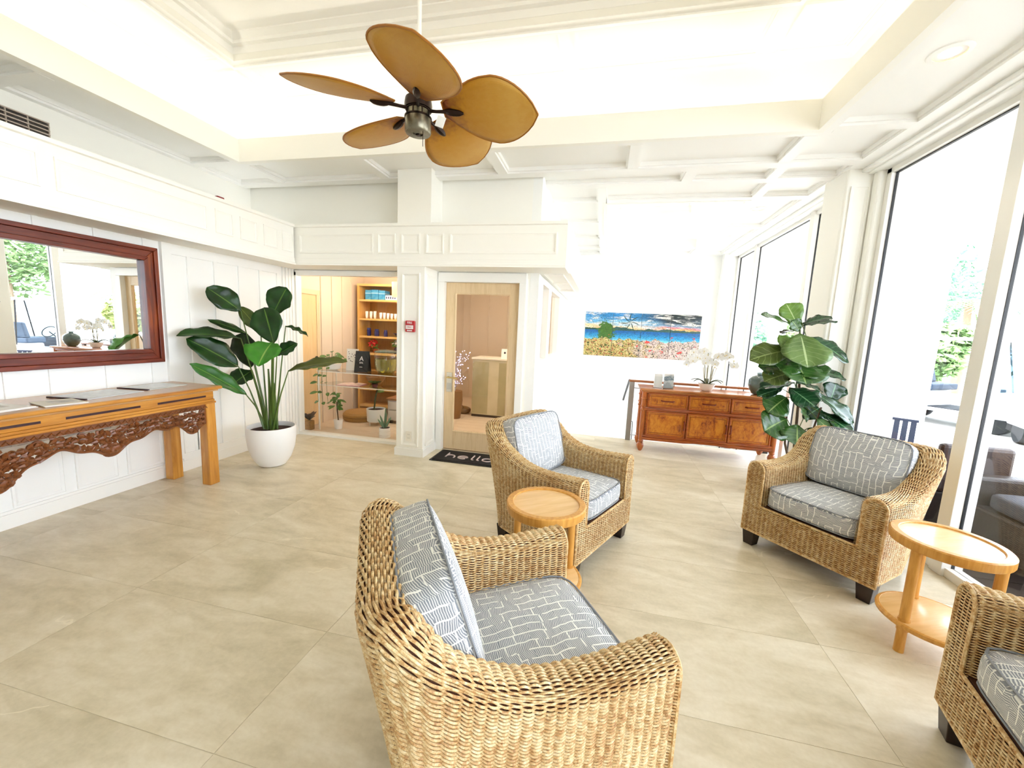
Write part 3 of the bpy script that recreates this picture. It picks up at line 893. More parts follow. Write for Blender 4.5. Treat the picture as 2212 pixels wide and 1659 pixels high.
# brochures and papers lying on the console
PAPER = mat('paper', '#f2f0ea', .5)
GREYP = mat('grey brochure print', '#b9bcbd', .3, var='#d9dcdc', scale=14)
PLUM = mat('dark spine', '#3a2126', .5)
def brochure(label, x, y, rz, w, l, m, spine=True):
    r = thing('brochure', label, 'brochure', (x, y, .8902), rz, 'leaflets on the console')
    MB().box((-w / 2, -l / 2, 0), (w / 2, l / 2, .006)).build('cover', m, r, bevel=.001)
    if spine: MB().box((-w / 2, -l / 2 - .004, 0), (w / 2, -l / 2 + .012, .009)).build('spine', PLUM, r)
    MB().box((-w / 2 + .03, -l / 2 + .06, .006), (w / 2 - .03, l / 2 - .05, .0066)).build('printed_panel', mat('printed panel grey', '#c4c8c9', .3, var='#e6e8e8', scale=22), r)
brochure('clear-covered grey brochure with dark spine in the middle of the console', -3.60, 2.18, .12, .30, .40, GREYP)
brochure('clear-covered pale brochure with dark spine at the right end of the console', -3.66, 2.60, .10, .28, .34, mat('pale brochure print', '#d3d3cb', .3, var='#bfc1bb', scale=10))
def papers(label, x, y, rz, n, w, l):
    r = thing('magazine', label, 'magazine', (x, y, .8902), rz, 'leaflets on the console')
    for k in range(n):
        MB().box((-w / 2 + .01 * k, -l / 2 - .008 * k, .005 * k), (w / 2 + .01 * k, l / 2 - .012 * k, .005 * k + .0046)).build('cover' if k == n - 1 else 'sheet', PAPER if k % 2 == 0 else mat('cream page', '#e8e2d2', .5), r)
    MB().box((-w / 4, -l / 4, .005 * n), (w / 4, l / 3, .005 * n + .0005)).build('printed_panel', mat('magazine photo', '#9a948a', .4, var='#ded8cc', scale=16), r)
papers('white magazine lying at the left end of the console', -3.54, 1.50, .1, 3, .34, .46)
papers('folded cream leaflet with a shadowed edge beside the white magazine on the console', -3.45, 1.88, -.2, 2, .22, .20)

# ---------------------------------------------------------------- mirror
MAHO = wood('mahogany', '#74280f', '#430f06', 1, 2.4, .38, .12, '#98451c')
MAHV = wood('mahogany upright', '#7a2e10', '#430f06', 2, 2.4, .38, .12, '#a8541f')
def mirror():
    y0, y1, z0, z1 = .55, 2.83, 1.075, 2.06
    root = thing('wall_mirror', 'large mirror in a wide stepped mahogany frame hanging over the console', 'mirror', (XL, 0, 0))
    def bars(name, ins0, ins1, d):
        for side in range(4):
            mb = MB()
            a, b = ins0, ins1
            if side == 0: P = [(y0 + a, z0 + a), (y1 - a, z0 + a), (y1 - b, z0 + b), (y0 + b, z0 + b)]
            elif side == 1: P = [(y1 - a, z0 + a), (y1 - a, z1 - a), (y1 - b, z1 - b), (y1 - b, z0 + b)]
            elif side == 2: P = [(y1 - a, z1 - a), (y0 + a, z1 - a), (y0 + b, z1 - b), (y1 - b, z1 - b)]
            else: P = [(y0 + a, z1 - a), (y0 + a, z0 + a), (y0 + b, z0 + b), (y0 + b, z1 - b)]
            mb.prism(P, .012, d, 'yz')
            mb.build(name, MAHO if side % 2 == 0 else MAHV, root, bevel=.004, seg=3)
    bars('outer_moulding', 0, .032, .055)
    bars('frame_rail', .032, .085, .04)
    bars('inner_moulding', .085, .118, .062)
    MB().box((.014, y0 + .10, z0 + .10), (.018, y1 - .10, z1 - .10)).build('mirror_glass', mat('silvered glass', '#f2f4f3', 0.0, 1), root)
    MB().box((.013, y0 + .01, z0 + .01), (.0138, y1 - .01, z1 - .01)).build('backing', MAHO, root)
mirror()

# ---------------------------------------------------------------- sideboard
BAMB = wood('burnt bamboo', '#b0561a', '#742a0c', 0, 3, .3, .4, '#c97a2c')
BAMV = wood('burnt bamboo upright', '#b5601f', '#7d3210', 2, 3, .3, .4, '#c97a2c')
def burl():
    m = bpy.data.materials.new('tortoise bamboo veneer'); T = NT(m)
    v = T.coord('Object', (1, 1, .6))
    n = T.noise(v, 9, 6, .7, 1.2); n2 = T.noise(v, 38, 3, .7, .5)
    f = T.math('ADD', T.math('MULTIPLY', n, .65), T.math('MULTIPLY', n2, .35))
    T.L(T.ramp(f, [(.36, '#7a300a'), (.45, '#c06a18'), (.57, '#d68a26'), (.72, '#e2a03c')]), T.p.inputs['Base Color'])
    T.p.inputs['Roughness'].default_value = .3; T.p.inputs['Coat Weight'].default_value = .3
    return m
BURL = burl()
def sideboard():
    x0, x1, y0, y1, H = .54, 2.15, 5.36, 5.80, .83
    root = thing('sideboard', 'brown bamboo sideboard with three drawers over three doors', 'sideboard', (0, 0, 0))
    MB().box((x0 + .03, y0 + .02, .19), (x1 - .03, y1, H - .035)).build('carcass', BAMB, root)
    MB().box((x0 - .03, y0 - .03, H - .028), (x1 + .03, y1 + .01, H)).box((x0 - .012, y0 - .012, H - .045), (x1 + .012, y1, H - .028)).build('top', wood('sideboard top', '#b9733a', '#8f4a1c', 0, 2, .25, .5, '#c98a50'), root, bevel=.008, seg=3)
    for x, y in ((x0 + .03, y0 + .025), (x1 - .03, y0 + .025), (x0 + .03, y1 - .03), (x1 - .03, y1 - .03)):
        pf = [(.016, 0), (.026, .012), (.040, .045), (.046, .075), (.038, .105), (.026, .118), (.034, .125), (.034, .14), (.028, .15)]
        p = MB().lathe(pf, (x, y, 0), 16)
        q = [(.030, .15), (.034, .3), (.030, .47), (.030, .54)]
        for z in (.55, .60, .70): q += [(.030, z - .012), (.039, z - .008), (.039, z + .008), (.030, z + .012)]
        q += [(.030, H - .045)]
        p.lathe(q, (x, y, 0), 16)
        p.build('post', BAMV, root, smooth=True)
    rails = MB()
    for z, r in ((.205, .018), (.175, .016), (.575, .016), (.785, .014), (.555, .010)):
        rails.tube([(x0 + .04, y0 + .012, z), (x1 - .04, y0 + .012, z)], r, 10)
    rails.build('front_rail', BAMB, root, smooth=True)
    ap = MB().prism([(x0 + .06, .165), (x0 + .75, .165), (x0 + .55, .148), (x0 + .06, .148)], y0 + .01, y0 + .03, 'xz').prism([(x1 - .06, .165), (x1 - .75, .165), (x1 - .55, .148), (x1 - .06, .148)], y0 + .01, y0 + .03, 'xz')
    ap.build('apron', BAMB, root)
    w = (x1 - x0 - .14) / 3
    for k in range(3):
        a = x0 + .07 + k * w + .014; b = a + w - .028
        for nm, za, zb in (('drawer', .60, .765), ('door', .228, .535)):
            d = MB().box((a, y0 + .002, za), (b, y0 + .03, zb)).build(nm, BURL, root, bevel=.003)
            fr = MB(); t = .011
            fr.tube([(a, y0 - .002, za), (b, y0 - .002, za)], t, 8).tube([(a, y0 - .002, zb), (b, y0 - .002, zb)], t, 8)
            fr.tube([(a, y0 - .002, za), (a, y0 - .002, zb)], t, 8).tube([(b, y0 - .002, za), (b, y0 - .002, zb)], t, 8)
            fr.tube([(a + .03, y0, za + .03), (b - .03, y0, za + .03), (b - .03, y0, zb - .03), (a + .03, y0, zb - .03)], .005, 6, closed=True)
            fr.build('bamboo_edging', BAMB, d, smooth=True)
            if nm == 'drawer':
                c = (a + b) / 2; z = (za + zb) / 2
                MB().tube([(c - .075, y0 + .004, z), (c - .06, y0 - .03, z), (c, y0 - .036, z), (c + .06, y0 - .03, z), (c + .075, y0 + .004, z)], .010, 8).build('handle', mat('dark bamboo handle', '#7a2c14', .3), d, smooth=True)
            else:
                c = b - .012 if k < 2 else a + .012; z = (za + zb) / 2
                MB().tube([(c, y0 + .004, z - .055), (c, y0 - .03, z - .045), (c, y0 - .034, z), (c, y0 - .03, z + .045), (c, y0 + .004, z + .055)], .009, 8).build('handle', mat('dark bamboo handle', '#7a2c14', .3), d, smooth=True)
sideboard()
# railing behind it, guarding the step down
STEEL = mat('brushed steel', '#a7a9a8', .4, .6)
IRON = mat('black iron', '#1b1a1a', .5)
CAPW = wood('handrail wood', '#a4653a', '#7c4524', 0, 3, .35, .3)
def railing():
    root = thing('guard_railing', 'wood-capped steel railing behind the sideboard, beside the step down', 'railing', (0, 0, 0))
    MB().box((.40, 5.835, .845), (2.26, 5.90, .875)).build('handrail', CAPW, root, bevel=.008)
    for x in (.44, 2.22):
        MB().box((x - .035, 5.85, 0), (x + .035, 5.885, .845)).build('post', STEEL if x < 1 else IRON, root, bevel=.003)
    mb = MB()
    for x in (1.0, 1.6): mb.tube([(x, 5.868, .05), (x, 5.868, .845)], .008, 6)
    for z in (.08, .76): mb.tube([(.47, 5.868, z), (2.20, 5.868, z)], .007, 6)
    mb.build('infill_rod', STEEL, root)
    MB().tube([(.41, 5.868, .862), (.405, 5.92, .86), (.40, 6.75, .50), (.40, 6.95, .41)], .016, 8).tube([(.42, 5.9, .3), (.52, 6.2, .2), (.52, 6.2, -.1)], .006, 6).build('stair_rail', IRON, root, smooth=True)
railing()
# ---------------------------------------------------------------- things on the sideboard
CER = mat('white glazed ceramic', '#f3f2ee', .2, coat=.3)
MOSS = mat('dark moss', '#3c4426', .9, var='#59592f', scale=40)
def orchid():
    root = thing('potted_orchid', 'white orchid in a white bowl on the sideboard', 'plant', (1.33, 5.52, .8302))
    MB().lathe([(.045, 0), (.055, .004), (.075, .03), (.098, .085), (.104, .10), (.098, .10), (.088, .085), (.001, .075)], n=28).build('bowl', CER, root, smooth=True)
    MB().lathe([(.001, .098), (.06, .095), (.09, .084)], n=18).build('moss', MOSS, root, smooth=True)
    LEAFG = mat('orchid leaf', '#3f4a2a', .4)
    rnd = random.Random(3)
    for a in (.2, 2.6, 3.6, 5.4, 1.4):
        lm = MB(); pts = []
        for i in range(7):
            u = i / 6; r = .03 + .17 * u; z = .10 + .05 * math.sin(u * 2.6); w = .024 * math.sin(PI * (.12 + .88 * u) ** .8) + .001
            c, s = math.cos(a), math.sin(a)
            pts += [(r * c - w * s, r * s + w * c, z), (r * c, r * s, z - .006), (r * c + w * s, r * s - w * c, z)]
        fc = []
        for i in range(6):
            for k in range(2): fc.append((i * 3 + k, i * 3 + k + 1, i * 3 + 4 + k, i * 3 + 3 + k))
        lm.add(pts, fc).build('leaf', LEAFG, root, smooth=True, auto=0, solid=.003)
    PET = mat('white orchid petal', '#fdfdfd', .5)
    LIP = mat('orchid lip', '#e9d9a8', .5)
    STM = mat('orchid stem', '#6f6a3e', .5)
    for k, (bx, by, tx, ty, h) in enumerate(((-.03, .0, -.06, .02, .40), (.0, .02, -.01, .05, .47), (.025, -.01, .05, -.02, .44), (.04, .02, .10, .03, .39))):
        dirx = -1 if k < 2 else 1
        pts = [(bx, by, .08), (bx + (tx - bx) * .4, by, .08 + h * .5), (tx, ty, .08 + h * .85)]
        for i in range(1, 6):
            pts.append((tx + dirx * .045 * i, ty + .012 * i * (1 if k % 2 else -1), .08 + h * .85 + h * .16 * math.sin(i / 5 * 2.2) - .006 * i * i))
        st = MB().tube(pts, .0042, 6).build('stem', STM, root, smooth=True)
        MB().tube([(bx * .9, by, .09), (tx, ty * .7, .30)], .003, 6).build('support_stick', mat('bamboo stick', '#a9915a', .6), root)
        for i in range(9):
            q = 1.5 + i * (len(pts) - 2.6) / 8; j = min(int(q), len(pts) - 2); f_ = q - j
            p = [pts[j][c] * (1 - f_) + pts[j + 1][c] * f_ for c in range(3)]
            s_ = rnd.choice((-1, 1))
            ctr = Vector((p[0] + rnd.uniform(-.02, .02), p[1] - .02 + rnd.uniform(-.025, .02), p[2] - .012 + rnd.uniform(-.02, .03)))
            face = Vector((rnd.uniform(-.6, .4), -1, rnd.uniform(-.2, .4))).normalized()
            up = Vector((0, 0, 1)); ex = face.cross(up).normalized(); ey = ex.cross(face).normalized()
            fm = MB()
            for (ang, L_, w_) in ((90, .048, .026), (215, .044, .025), (325, .044, .025), (10, .050, .040), (170, .050, .040)):
                aa = math.radians(ang); d = ex * math.cos(aa) + ey * math.sin(aa); sd = face.cross(d)
                vv = [ctr, ctr + d * L_ * .5 + sd * w_ * .8 + face * .006, ctr + d * L_ + sd * w_ * .35 + face * .002, ctr + d * L_ * 1.04, ctr + d * L_ - sd * w_ * .35 + face * .002, ctr + d * L_ * .5 - sd * w_ * .8 + face * .006]
                fm.add(vv, [(0, 1, 2, 3), (0, 3, 4, 5)])
            fl_ = fm.build('flower', PET, root, solid=.0015)
            MB().ball(tuple(ctr + face * .008 - ey * .006), (.008, .008, .010), 8, 5).build('lip', LIP, fl_, smooth=True)
orchid()
CLEAR = glass_mat('clear acrylic', (.96, .98, .98, 1), 1.0)
def holder(label, x, y, rz, w, h, pm):
    root = thing('leaflet_holder', label, 'leaflet holder', (x, y, .8302), rz, 'leaflet holders on the sideboard')
    MB().box((-w / 2, -.03, 0), (w / 2, .05, .004)).box((-w / 2, -.03, .004), (w / 2, -.026, h * .8)).box((-w / 2, .03, .004), (w / 2, .034, h)).build('acrylic_stand', CLEAR, root)
    MB().box((-w / 2 + .006, -.022, .006), (w / 2 - .006, .024, h * .96)).build('leaflets', pm, root)
def leaflet_mat(nm, a, b):
    m = bpy.data.materials.new(nm); T = NT(m)
    v = T.coord('Object'); n = T.noise(v, 18, 4, .6, .4)
    sp = T.N('ShaderNodeSeparateXYZ'); T.L(v, sp.inputs[0])
    f = T.math('ADD', T.math('MULTIPLY', n, .6), T.math('MULTIPLY', sp.outputs[2], 2.4))
    T.L(T.ramp(f, [(.4, a), (.52, '#e9ecee'), (.62, b), (.75, '#f3f4f4')]), T.p.inputs['Base Color']); return m
holder('clear leaflet holder with white cards, left one on the sideboard', .735, 5.50, .05, .11, .19, mat('white cards', '#f1f1ef', .4))
holder('clear leaflet holder with blue and grey photo cards, right of the white-card holder', .865, 5.50, -.05, .13, .20, leaflet_mat('blue grey cards', '#aeb6bd', '#6d8499'))
def vase():
    root = thing('globe_vase', 'round grey-green glass vase at the right end of the sideboard, partly behind the fig', 'vase', (1.93, 5.52, .8302))
    m = mat('smoky green glaze', '#5a6a62', .15, var='#2f4a48', scale=9, coat=.6)
    MB().lathe([(.045, 0), (.07, .008), (.105, .06), (.125, .125), (.118, .185), (.085, .225), (.035, .245), (.028, .262), (.034, .275), (.024, .27), (.02, .25)], n=32).build('body', m, root, smooth=True)
    MB().lathe([(.0285, .255), (.037, .262), (.037, .272), (.0285, .278)], n=20, cap=False).build('collar', mat('pale blue glaze', '#a9c3cb', .2), root, smooth=True)
vase()
# ---------------------------------------------------------------- painting (three hinged panels, beach at dusk)
def paint_mat():
    m = bpy.data.materials.new('beach painting'); T = NT(m)
    tc = T.N('ShaderNodeTexCoord'); sp = T.N('ShaderNodeSeparateXYZ'); T.L(tc.outputs['Object'], sp.inputs[0])
    u = T.math('DIVIDE', sp.outputs[0], 2.24); v = T.math('DIVIDE', sp.outputs[2], .89)   # 0..1 across / up
    def nz(sx, sy, det=4, dist=0.0):
        c = T.N('ShaderNodeCombineXYZ'); T.L(T.math('MULTIPLY', u, sx), c.inputs[0]); T.L(T.math('MULTIPLY', v, sy), c.inputs[1])
        return T.noise(c.outputs[0], 1, det, .6, dist)
    def mixc(f, a, b):
        mx = T.N('ShaderNodeMix', data_type='RGBA'); T.L(f, mx.inputs[0])
        for s_, i in ((a, 6), (b, 7)):
            if isinstance(s_, str): mx.inputs[i].default_value = lin(s_)
            else: T.L(s_, mx.inputs[i])
        return mx.outputs[2]
    def step(x, e, w=.01):
        mr = T.N('ShaderNodeMapRange'); mr.inputs[1].default_value = e - w; mr.inputs[2].default_value = e + w; T.L(x, mr.inputs[0]); return mr.outputs[0]
    vs_ = T.math('ADD', v, T.math('MULTIPLY', T.math('SUBTRACT', nz(3, 6), .5), .5))
    skyl = T.ramp(vs_, [(.60, '#f2b866'), (.70, '#f5dcb0'), (.78, '#7fc0e6'), (.90, '#2a86c4')])
    skyr = T.ramp(vs_, [(.60, '#f2b45a'), (.68, '#e8848a'), (.76, '#8aa0b8'), (.84, '#22303e'), (.95, '#10161e')])
    sky = mixc(step(T.math('ADD', u, T.math('MULTIPLY', T.math('SUBTRACT', nz(4, 5), .5), .3)), .56, .16), skyl, skyr)
    cl = step(nz(7, 16, 5, .6), .56, .05)
    sky = mixc(T.math('MULTIPLY', cl, .8), sky, '#f6f1e8')
    hill = T.math('ADD', .52, T.math('MULTIPLY', nz(5, 0), .26))
    c = mixc(T.math('LESS_THAN', v, hill), sky, mixc(nz(20, 30), '#2c4a63', '#40693f'))
    sea = T.ramp(T.math('ADD', T.math('MULTIPLY', v, 1), T.math('MULTIPLY', nz(14, 60), .12)), [(.42, '#7fd0e4'), (.52, '#2f9bd0'), (.62, '#1763a8')])
    c = mixc(T.math('LESS_THAN', v, .60), c, sea)
    tree = T.math('LESS_THAN', T.math('ADD', T.math('POWER', T.math('DIVIDE', T.math('ADD', T.math('SUBTRACT', u, .19), T.math('MULTIPLY', T.math('SUBTRACT', nz(16, 14, 3), .5), .16)), .075), 2), T.math('POWER', T.math('DIVIDE', T.math('ADD', T.math('SUBTRACT', v, .56), T.math('MULTIPLY', T.math('SUBTRACT', nz(30, 12, 3), .5), .35)), .26), 2)), T.math('ADD', -.6, T.math('MULTIPLY', nz(60, 30, 5), 3.0)))
    c = mixc(tree, c, mixc(nz(50, 30), '#1f4a14', '#5b8a2c'))
    shore = T.math('ADD', .40, T.math('MULTIPLY', T.math('SUBTRACT', nz(9, 0), .5), .40))
    cn = nz(44, 26, 6, .8)
    crowd_l = T.ramp(cn, [(.38, '#222d12'), (.43, '#66752c'), (.47, '#c9a44a'), (.50, '#ecd9a8'), (.54, '#8a8f3c'), (.58, '#b5563a'), (.64, '#2f3a1c')])
    crowd_r = T.ramp(cn, [(.38, '#3a3340'), (.43, '#8f7f74'), (.47, '#d8b9ac'), (.50, '#efe0d6'), (.54, '#b8868a'), (.58, '#8f9a72'), (.64, '#4a4248')])
    crowd = mixc(step(T.math('ADD', u, T.math('MULTIPLY', T.math('SUBTRACT', nz(7, 5, 3), .5), 1.2)), .5, .12), crowd_l, crowd_r)
    c = mixc(T.math('LESS_THAN', v, shore), c, crowd)
    red = T.math('GREATER_THAN', nz(15, 9, 2), .66)
    c = mixc(T.math('MULTIPLY', T.math('MULTIPLY', red, T.math('LESS_THAN', v, .5)), .9), c, '#d8322c')
    du = T.math('MULTIPLY', T.math('SUBTRACT', u, .40), 2.5); dv = T.math('SUBTRACT', v, .80)
    rr_ = T.math('SQRT', T.math('ADD', T.math('MULTIPLY', du, du), T.math('MULTIPLY', dv, dv)))
    th = T.math('ARCTAN2', dv, du)
    fro = T.math('LESS_THAN', T.math('ABSOLUTE', T.math('SINE', T.math('ADD', T.math('MULTIPLY', th, 3.5), T.math('MULTIPLY', rr_, 5)))), T.math('SUBTRACT', .55, T.math('MULTIPLY', rr_, 2.4)))
    c = mixc(T.math('MULTIPLY', fro, T.math('LESS_THAN', rr_, .22)), c, '#23402a')
    palm = T.math('LESS_THAN', T.math('ABSOLUTE', T.math('SUBTRACT', nz(30, 26, 3, 1.5), .5)), .03)
    c = mixc(T.math('MULTIPLY', T.math('MULTIPLY', palm, T.math('GREATER_THAN', v, .40)), .7), c, '#1d3b2e')
    T.L(c, T.p.inputs['Base Color'])
    T.p.inputs['Roughness'].default_value = .3
    return m
def painting():
    root = thing('beach_painting', 'wide colourful beach landscape painting on the white back wall above the sideboard', 'painting', (-.39, YF - .035, 1.045))
    pm = paint_mat()
    for a, b in ((0, .555), (.561, 1.115), (1.121, 1.675), (1.681, 2.24)):
        MB().box((a, 0, 0), (b, .03, .89)).build('panel', pm, root, bevel=.002)
painting()
# ---------------------------------------------------------------- ceiling fan
BRONZE = mat('oil rubbed bronze', '#2a1a12', .35, .7)
NICKEL = mat('antique nickel', '#8d8672', .28, .9, var='#5f5a49', scale=18)
def blade_mat():
    m = bpy.data.materials.new('palm leaf blade'); T = NT(m)
    uv = T.N('ShaderNodeUVMap'); sp = T.N('ShaderNodeSeparateXYZ'); T.L(uv.outputs[0], sp.inputs[0])
    n = T.noise(T.coord('Object'), 30, 4)
    rad = T.math('ADD', T.math('MULTIPLY', sp.outputs[1], .75), T.math('MULTIPLY', n, .25))
    T.L(T.ramp(rad, [(.14, '#7a3a0c'), (.32, '#ba831a'), (.7, '#c79a45'), (1, '#b47d14')]), T.p.inputs['Base Color'])
    T.p.inputs['Roughness'].default_value = .45
    w = T.N('ShaderNodeTexWave', i_Scale=14, i_Distortion=1.5); T.L(uv.outputs[0], w.inputs[0])
    T.bump(w.outputs[1], .12, .002)
    return m
BLADE = blade_mat()
def leaf_grid(name, P, nu, nv, m, parent, solid=.002, smooth=True):
    """P(u,v)->point ; u 0..1 along, v -1..1 across ; UV = (v,u)"""
    me = bpy.data.meshes.new(name)
    vs = []; uvs = []; fs = []
    for i in range(nu + 1):
        for j in range(nv + 1):
            u = i / nu; v = -1 + 2 * j / nv
            vs.append(tuple(P(u, v))); uvs.append((v * .5 + .5, u))
    for i in range(nu):
        for j in range(nv):
            a = i * (nv + 1) + j
            fs.append((a, a + 1, a + nv + 2, a + nv + 1))
    me.from_pydata(vs, [], fs)
    ul = me.uv_layers.new(name='UVMap')
    for p in me.polygons:
        for li in p.loop_indices: ul.data[li].uv = uvs[me.loops[li].vertex_index]
    me.materials.append(m); me.shade_smooth()
    o = bpy.data.objects.new(name, me); COL.objects.link(o)
    if parent: o.parent = parent
    if solid:
        b = o.modifiers.new('solid', 'SOLIDIFY'); b.thickness = solid; b.offset = 0
    return o
def fan():
    root = thing('ceiling_fan', 'ceiling fan with five brown leaf-shaped blades on a long white rod', 'ceiling fan', (-1.15, 2.34, 2.70))
    MB().tube([(0, 0, .12), (0, 0, 1.22)], .013, 12).build('down_rod', TRIMW, root, smooth=True)
    MB().lathe([(.018, 1.12), (.06, 1.14), (.075, 1.18), (.075, 1.215)], n=24).build('canopy', TRIMW, root, smooth=True)
    MB().lathe([(.02, .145), (.05, .14), (.058, .11), (.075, .10), (.08, .07), (.078, .045), (.06, .04)], n=32).build('motor_top', BRONZE, root, smooth=True)
    MB().lathe([(.060, .045), (.066, .04), (.066, .005), (.074, 0), (.076, -.075), (.070, -.085), (.03, -.088), (.028, -.080), (.001, -.080)], n=36).build('motor_housing', NICKEL, root, smooth=True)
    rb = MB()
    for k in range(8):
        a = 2 * PI * k / 8
        rb.tube([(.067 * math.cos(a), .067 * math.sin(a), .042), (.068 * math.cos(a), .068 * math.sin(a), .004)], .004, 6)
    rb.lathe([(.067, .048), (.072, .045), (.072, .038), (.067, .036)], n=32, cap=False).lathe([(.070, .008), (.079, .004), (.079, -.004), (.070, -.006)], n=32, cap=False)
    rb.build('housing_cage', BRONZE, root, smooth=True)
    MB().box((-.012, -.012, -.096), (.012, .012, -.086)).build('switch_cap', BRONZE, root, bevel=.004)
    MB().tube([(.045, -.03, -.085), (.046, -.031, -.17)], .0018, 5).build('pull_chain', BRONZE, root)
    MB().prism([(.095, -.035), (.145, -.055), (.165, .0), (.115, .02)], .02, .023, 'xz').build('tag', mat('white tag', '#fbfbf8', .5), root)
    rt, wmax, pit = .70, .225, math.radians(17)
    for k in range(5):
        a = math.radians(-65 + 72 * k)
        er = Vector((math.cos(a), math.sin(a), 0)); et0 = Vector((-math.sin(a), math.cos(a), 0))
        et = (et0 * math.cos(pit) - Vector((0, 0, 1)) * math.sin(pit)); nn = er.cross(et)
        r0 = .15
        def W(u):
            if u < .55: return wmax * (.22 + .78 * math.sin(PI / 2 * u / .55))
            q = (u - .55) / .45
            return wmax * max(1 - q ** 2.0, 0) ** .78 + .004
        def P(u, v):
            tipx = .0 if abs(v) > 1 else 0
            r = r0 + (rt - r0) * u
            w = W(u)
            z = -.035 * u + .02 * (1 - v * v) * math.sin(PI * u) * -1
            return er * r + et * (w * v) + nn * z + Vector((0, 0, .045))
        b = leaf_grid('blade', P, 18, 10, BLADE, root, .006)
        rim = [P(i / 18, -1) for i in range(19)] + [P(1 - i / 18, 1) for i in range(19)]
        MB().tube(rim, .0055, 6, closed=True).build('blade_rim', mat('blade binding', '#9a6014', .5), b, smooth=True)
        ir = MB().tube([Vector((0, 0, .04)) + er * .06, Vector((0, 0, .035)) + er * .11, P(.06, 0) - nn * .008], [.010, .009, .011], 8)
        q = [P(.02 + .2 * i / 6, 0) - nn * .006 for i in range(7)]
        ir.tube(q, [.010, .018, .022, .022, .020, .016, .006], 8)
        ir.build('blade_iron', BRONZE, root, smooth=True)
fan()
# ---------------------------------------------------------------- fittings
PEACH = mat('warm reflector', '#f3c79a', .4, emit='#ffcf9a', estr=.6)
BULB = mat('lamp glow', '#ffffff', .5, emit='#fff4e2', estr=12)
for (x, y, lab) in ((1.76, 2.92, 'recessed round downlight above the near window'), (1.77, 5.80, 'recessed round downlight beside the far lit ceiling tray'), (1.78, 7.19, 'recessed round downlight nearest the back wall')):
    r = thing('downlight', lab, 'ceiling light', (x, y, 3.13), 0, 'recessed downlights along the windows')
    MB().lathe([(.092, -.004), (.092, 0), (.070, .0), (.072, -.006)], n=32, cap=False).lathe([(.098, .0), (.094, -.005), (.072, -.006), (.070, .0)], n=32, cap=False).build('trim_ring', TRIMW, r, smooth=True)
    MB().lathe([(.071, -.004), (.062, .03), (.05, .038)], n=28, cap=False).build('reflector', PEACH, r, smooth=True)
    MB().lathe([(.001, .0), (.045, -.001), (.05, .004)], n=24).build('lamp', BULB, r, smooth=True)
    d = bpy.data.lights.new('downlight_beam', 'SPOT'); d.energy = 8; d.spot_size = 1.9; d.spot_blend = .6; d.color = (1, .88, .7); d.shadow_soft_size = .05
    o = bpy.data.objects.new('downlight_beam', d); COL.objects.link(o); o.location = (x, y, 3.115)
# vent grille on the upper left wall
def vent():
    r = thing('vent_grille', 'dark slotted air vent grille high on the left wall', 'vent', (XU, 0, 0))
    y0, y1, z0, z1 = 1.55, 2.52, 2.83, 2.96
    MB().box((.001, y0, z0), (.006, y1, z1)).build('backing', mat('vent dark', '#3a322c', .6), r)
    for z in np.linspace(z0 + .004, z1 - .008, 5): MB().box((.004, y0, float(z)), (.022, y1, float(z) + .008)).build('slat', mat('vent slat', '#b9aa9c', .5), r)
    mb = MB()
    for y in np.linspace(y0, y1 - .006, 9): mb.box((.003, float(y), z0), (.0195, float(y) + .006, z1))
    mb.build('divider', mat('vent slat', '#b9aa9c', .5), r)
vent()
RED = mat('alarm red', '#b3101c', .35, coat=.3)
st = thing('fire_alarm_strobe', 'dark red alarm strobe peeping over the left fascia', 'alarm', (XU, 3.97, 2.80))
MB().box((.001, -.045, -.05), (.045, .045, .06)).build('housing', mat('deep alarm red', '#8e0d12', .4), st, bevel=.01)
MB().box((.045, -.025, -.02), (.06, .025, .03)).build('lens', mat('strobe lens', '#d9c8c4', .2), st, bevel=.006)
def text(name, body, size, m, parent, loc, rot, ext=.001, align='CENTER', sx=1.0):
    c = bpy.data.curves.new(name, 'FONT'); c.body = body; c.size = size; c.align_x = align; c.align_y = 'CENTER'; c.extrude = ext
    o = bpy.data.objects.new(name, c); COL.objects.link(o)
    bpy.context.view_layer.update()
    me = bpy.data.meshes.new_from_object(o.evaluated_get(bpy.context.evaluated_depsgraph_get()))
    bpy.data.objects.remove(o)
    o = bpy.data.objects.new(name, me); COL.objects.link(o)
    me.materials.clear(); me.materials.append(m)
    o.parent = parent; o.location = loc; o.rotation_euler = rot; o.scale = (sx, 1, 1)
    return o
WHT = mat('white lettering', '#f2eeee', .5)
al = thing('fire_alarm_pull', 'red fire alarm pull station on the white column', 'alarm', (-2.085, 4.13, 1.485))
MB().box((-.056, -.036, -.062), (.056, -.0005, .062)).build('housing', RED, al, bevel=.008)
MB().box((-.044, -.043, -.030), (.044, -.036, .012)).build('pull_bar', mat('white pull bar', '#e9dede', .4), al, bevel=.003)
text('lettering', 'FIRE', .034, WHT, al, (0, -.0368, .038), (PI / 2, 0, 0))
text('lettering', 'PULL', .020, RED, al, (0, -.0438, -.009), (PI / 2, 0, 0))
MB().box((-.03, -.040, -.052), (.03, -.036, -.040)).build('label_strip', mat('white pull bar', '#e9dede', .4), al)
ou = thing('wall_outlet', 'white power outlet low on the column', 'outlet', (-2.10, 4.13, .235))
MB().box((-.036, -.007, -.058), (.036, -.0005, .058)).build('cover_plate', mat('outlet white', '#efeade', .35), ou, bevel=.003)
for z in (-.022, .022):
    s_ = MB().box((-.017, -.0095, z - .014), (.017, -.0065, z + .014)).build('socket', mat('outlet white', '#efeade', .35), ou, bevel=.004)
    MB().box((-.008, -.0105, z - .005), (-.006, -.0093, z + .006)).box((.006, -.0105, z - .005), (.008, -.0093, z + .006)).build('slot', DARKM, s_)
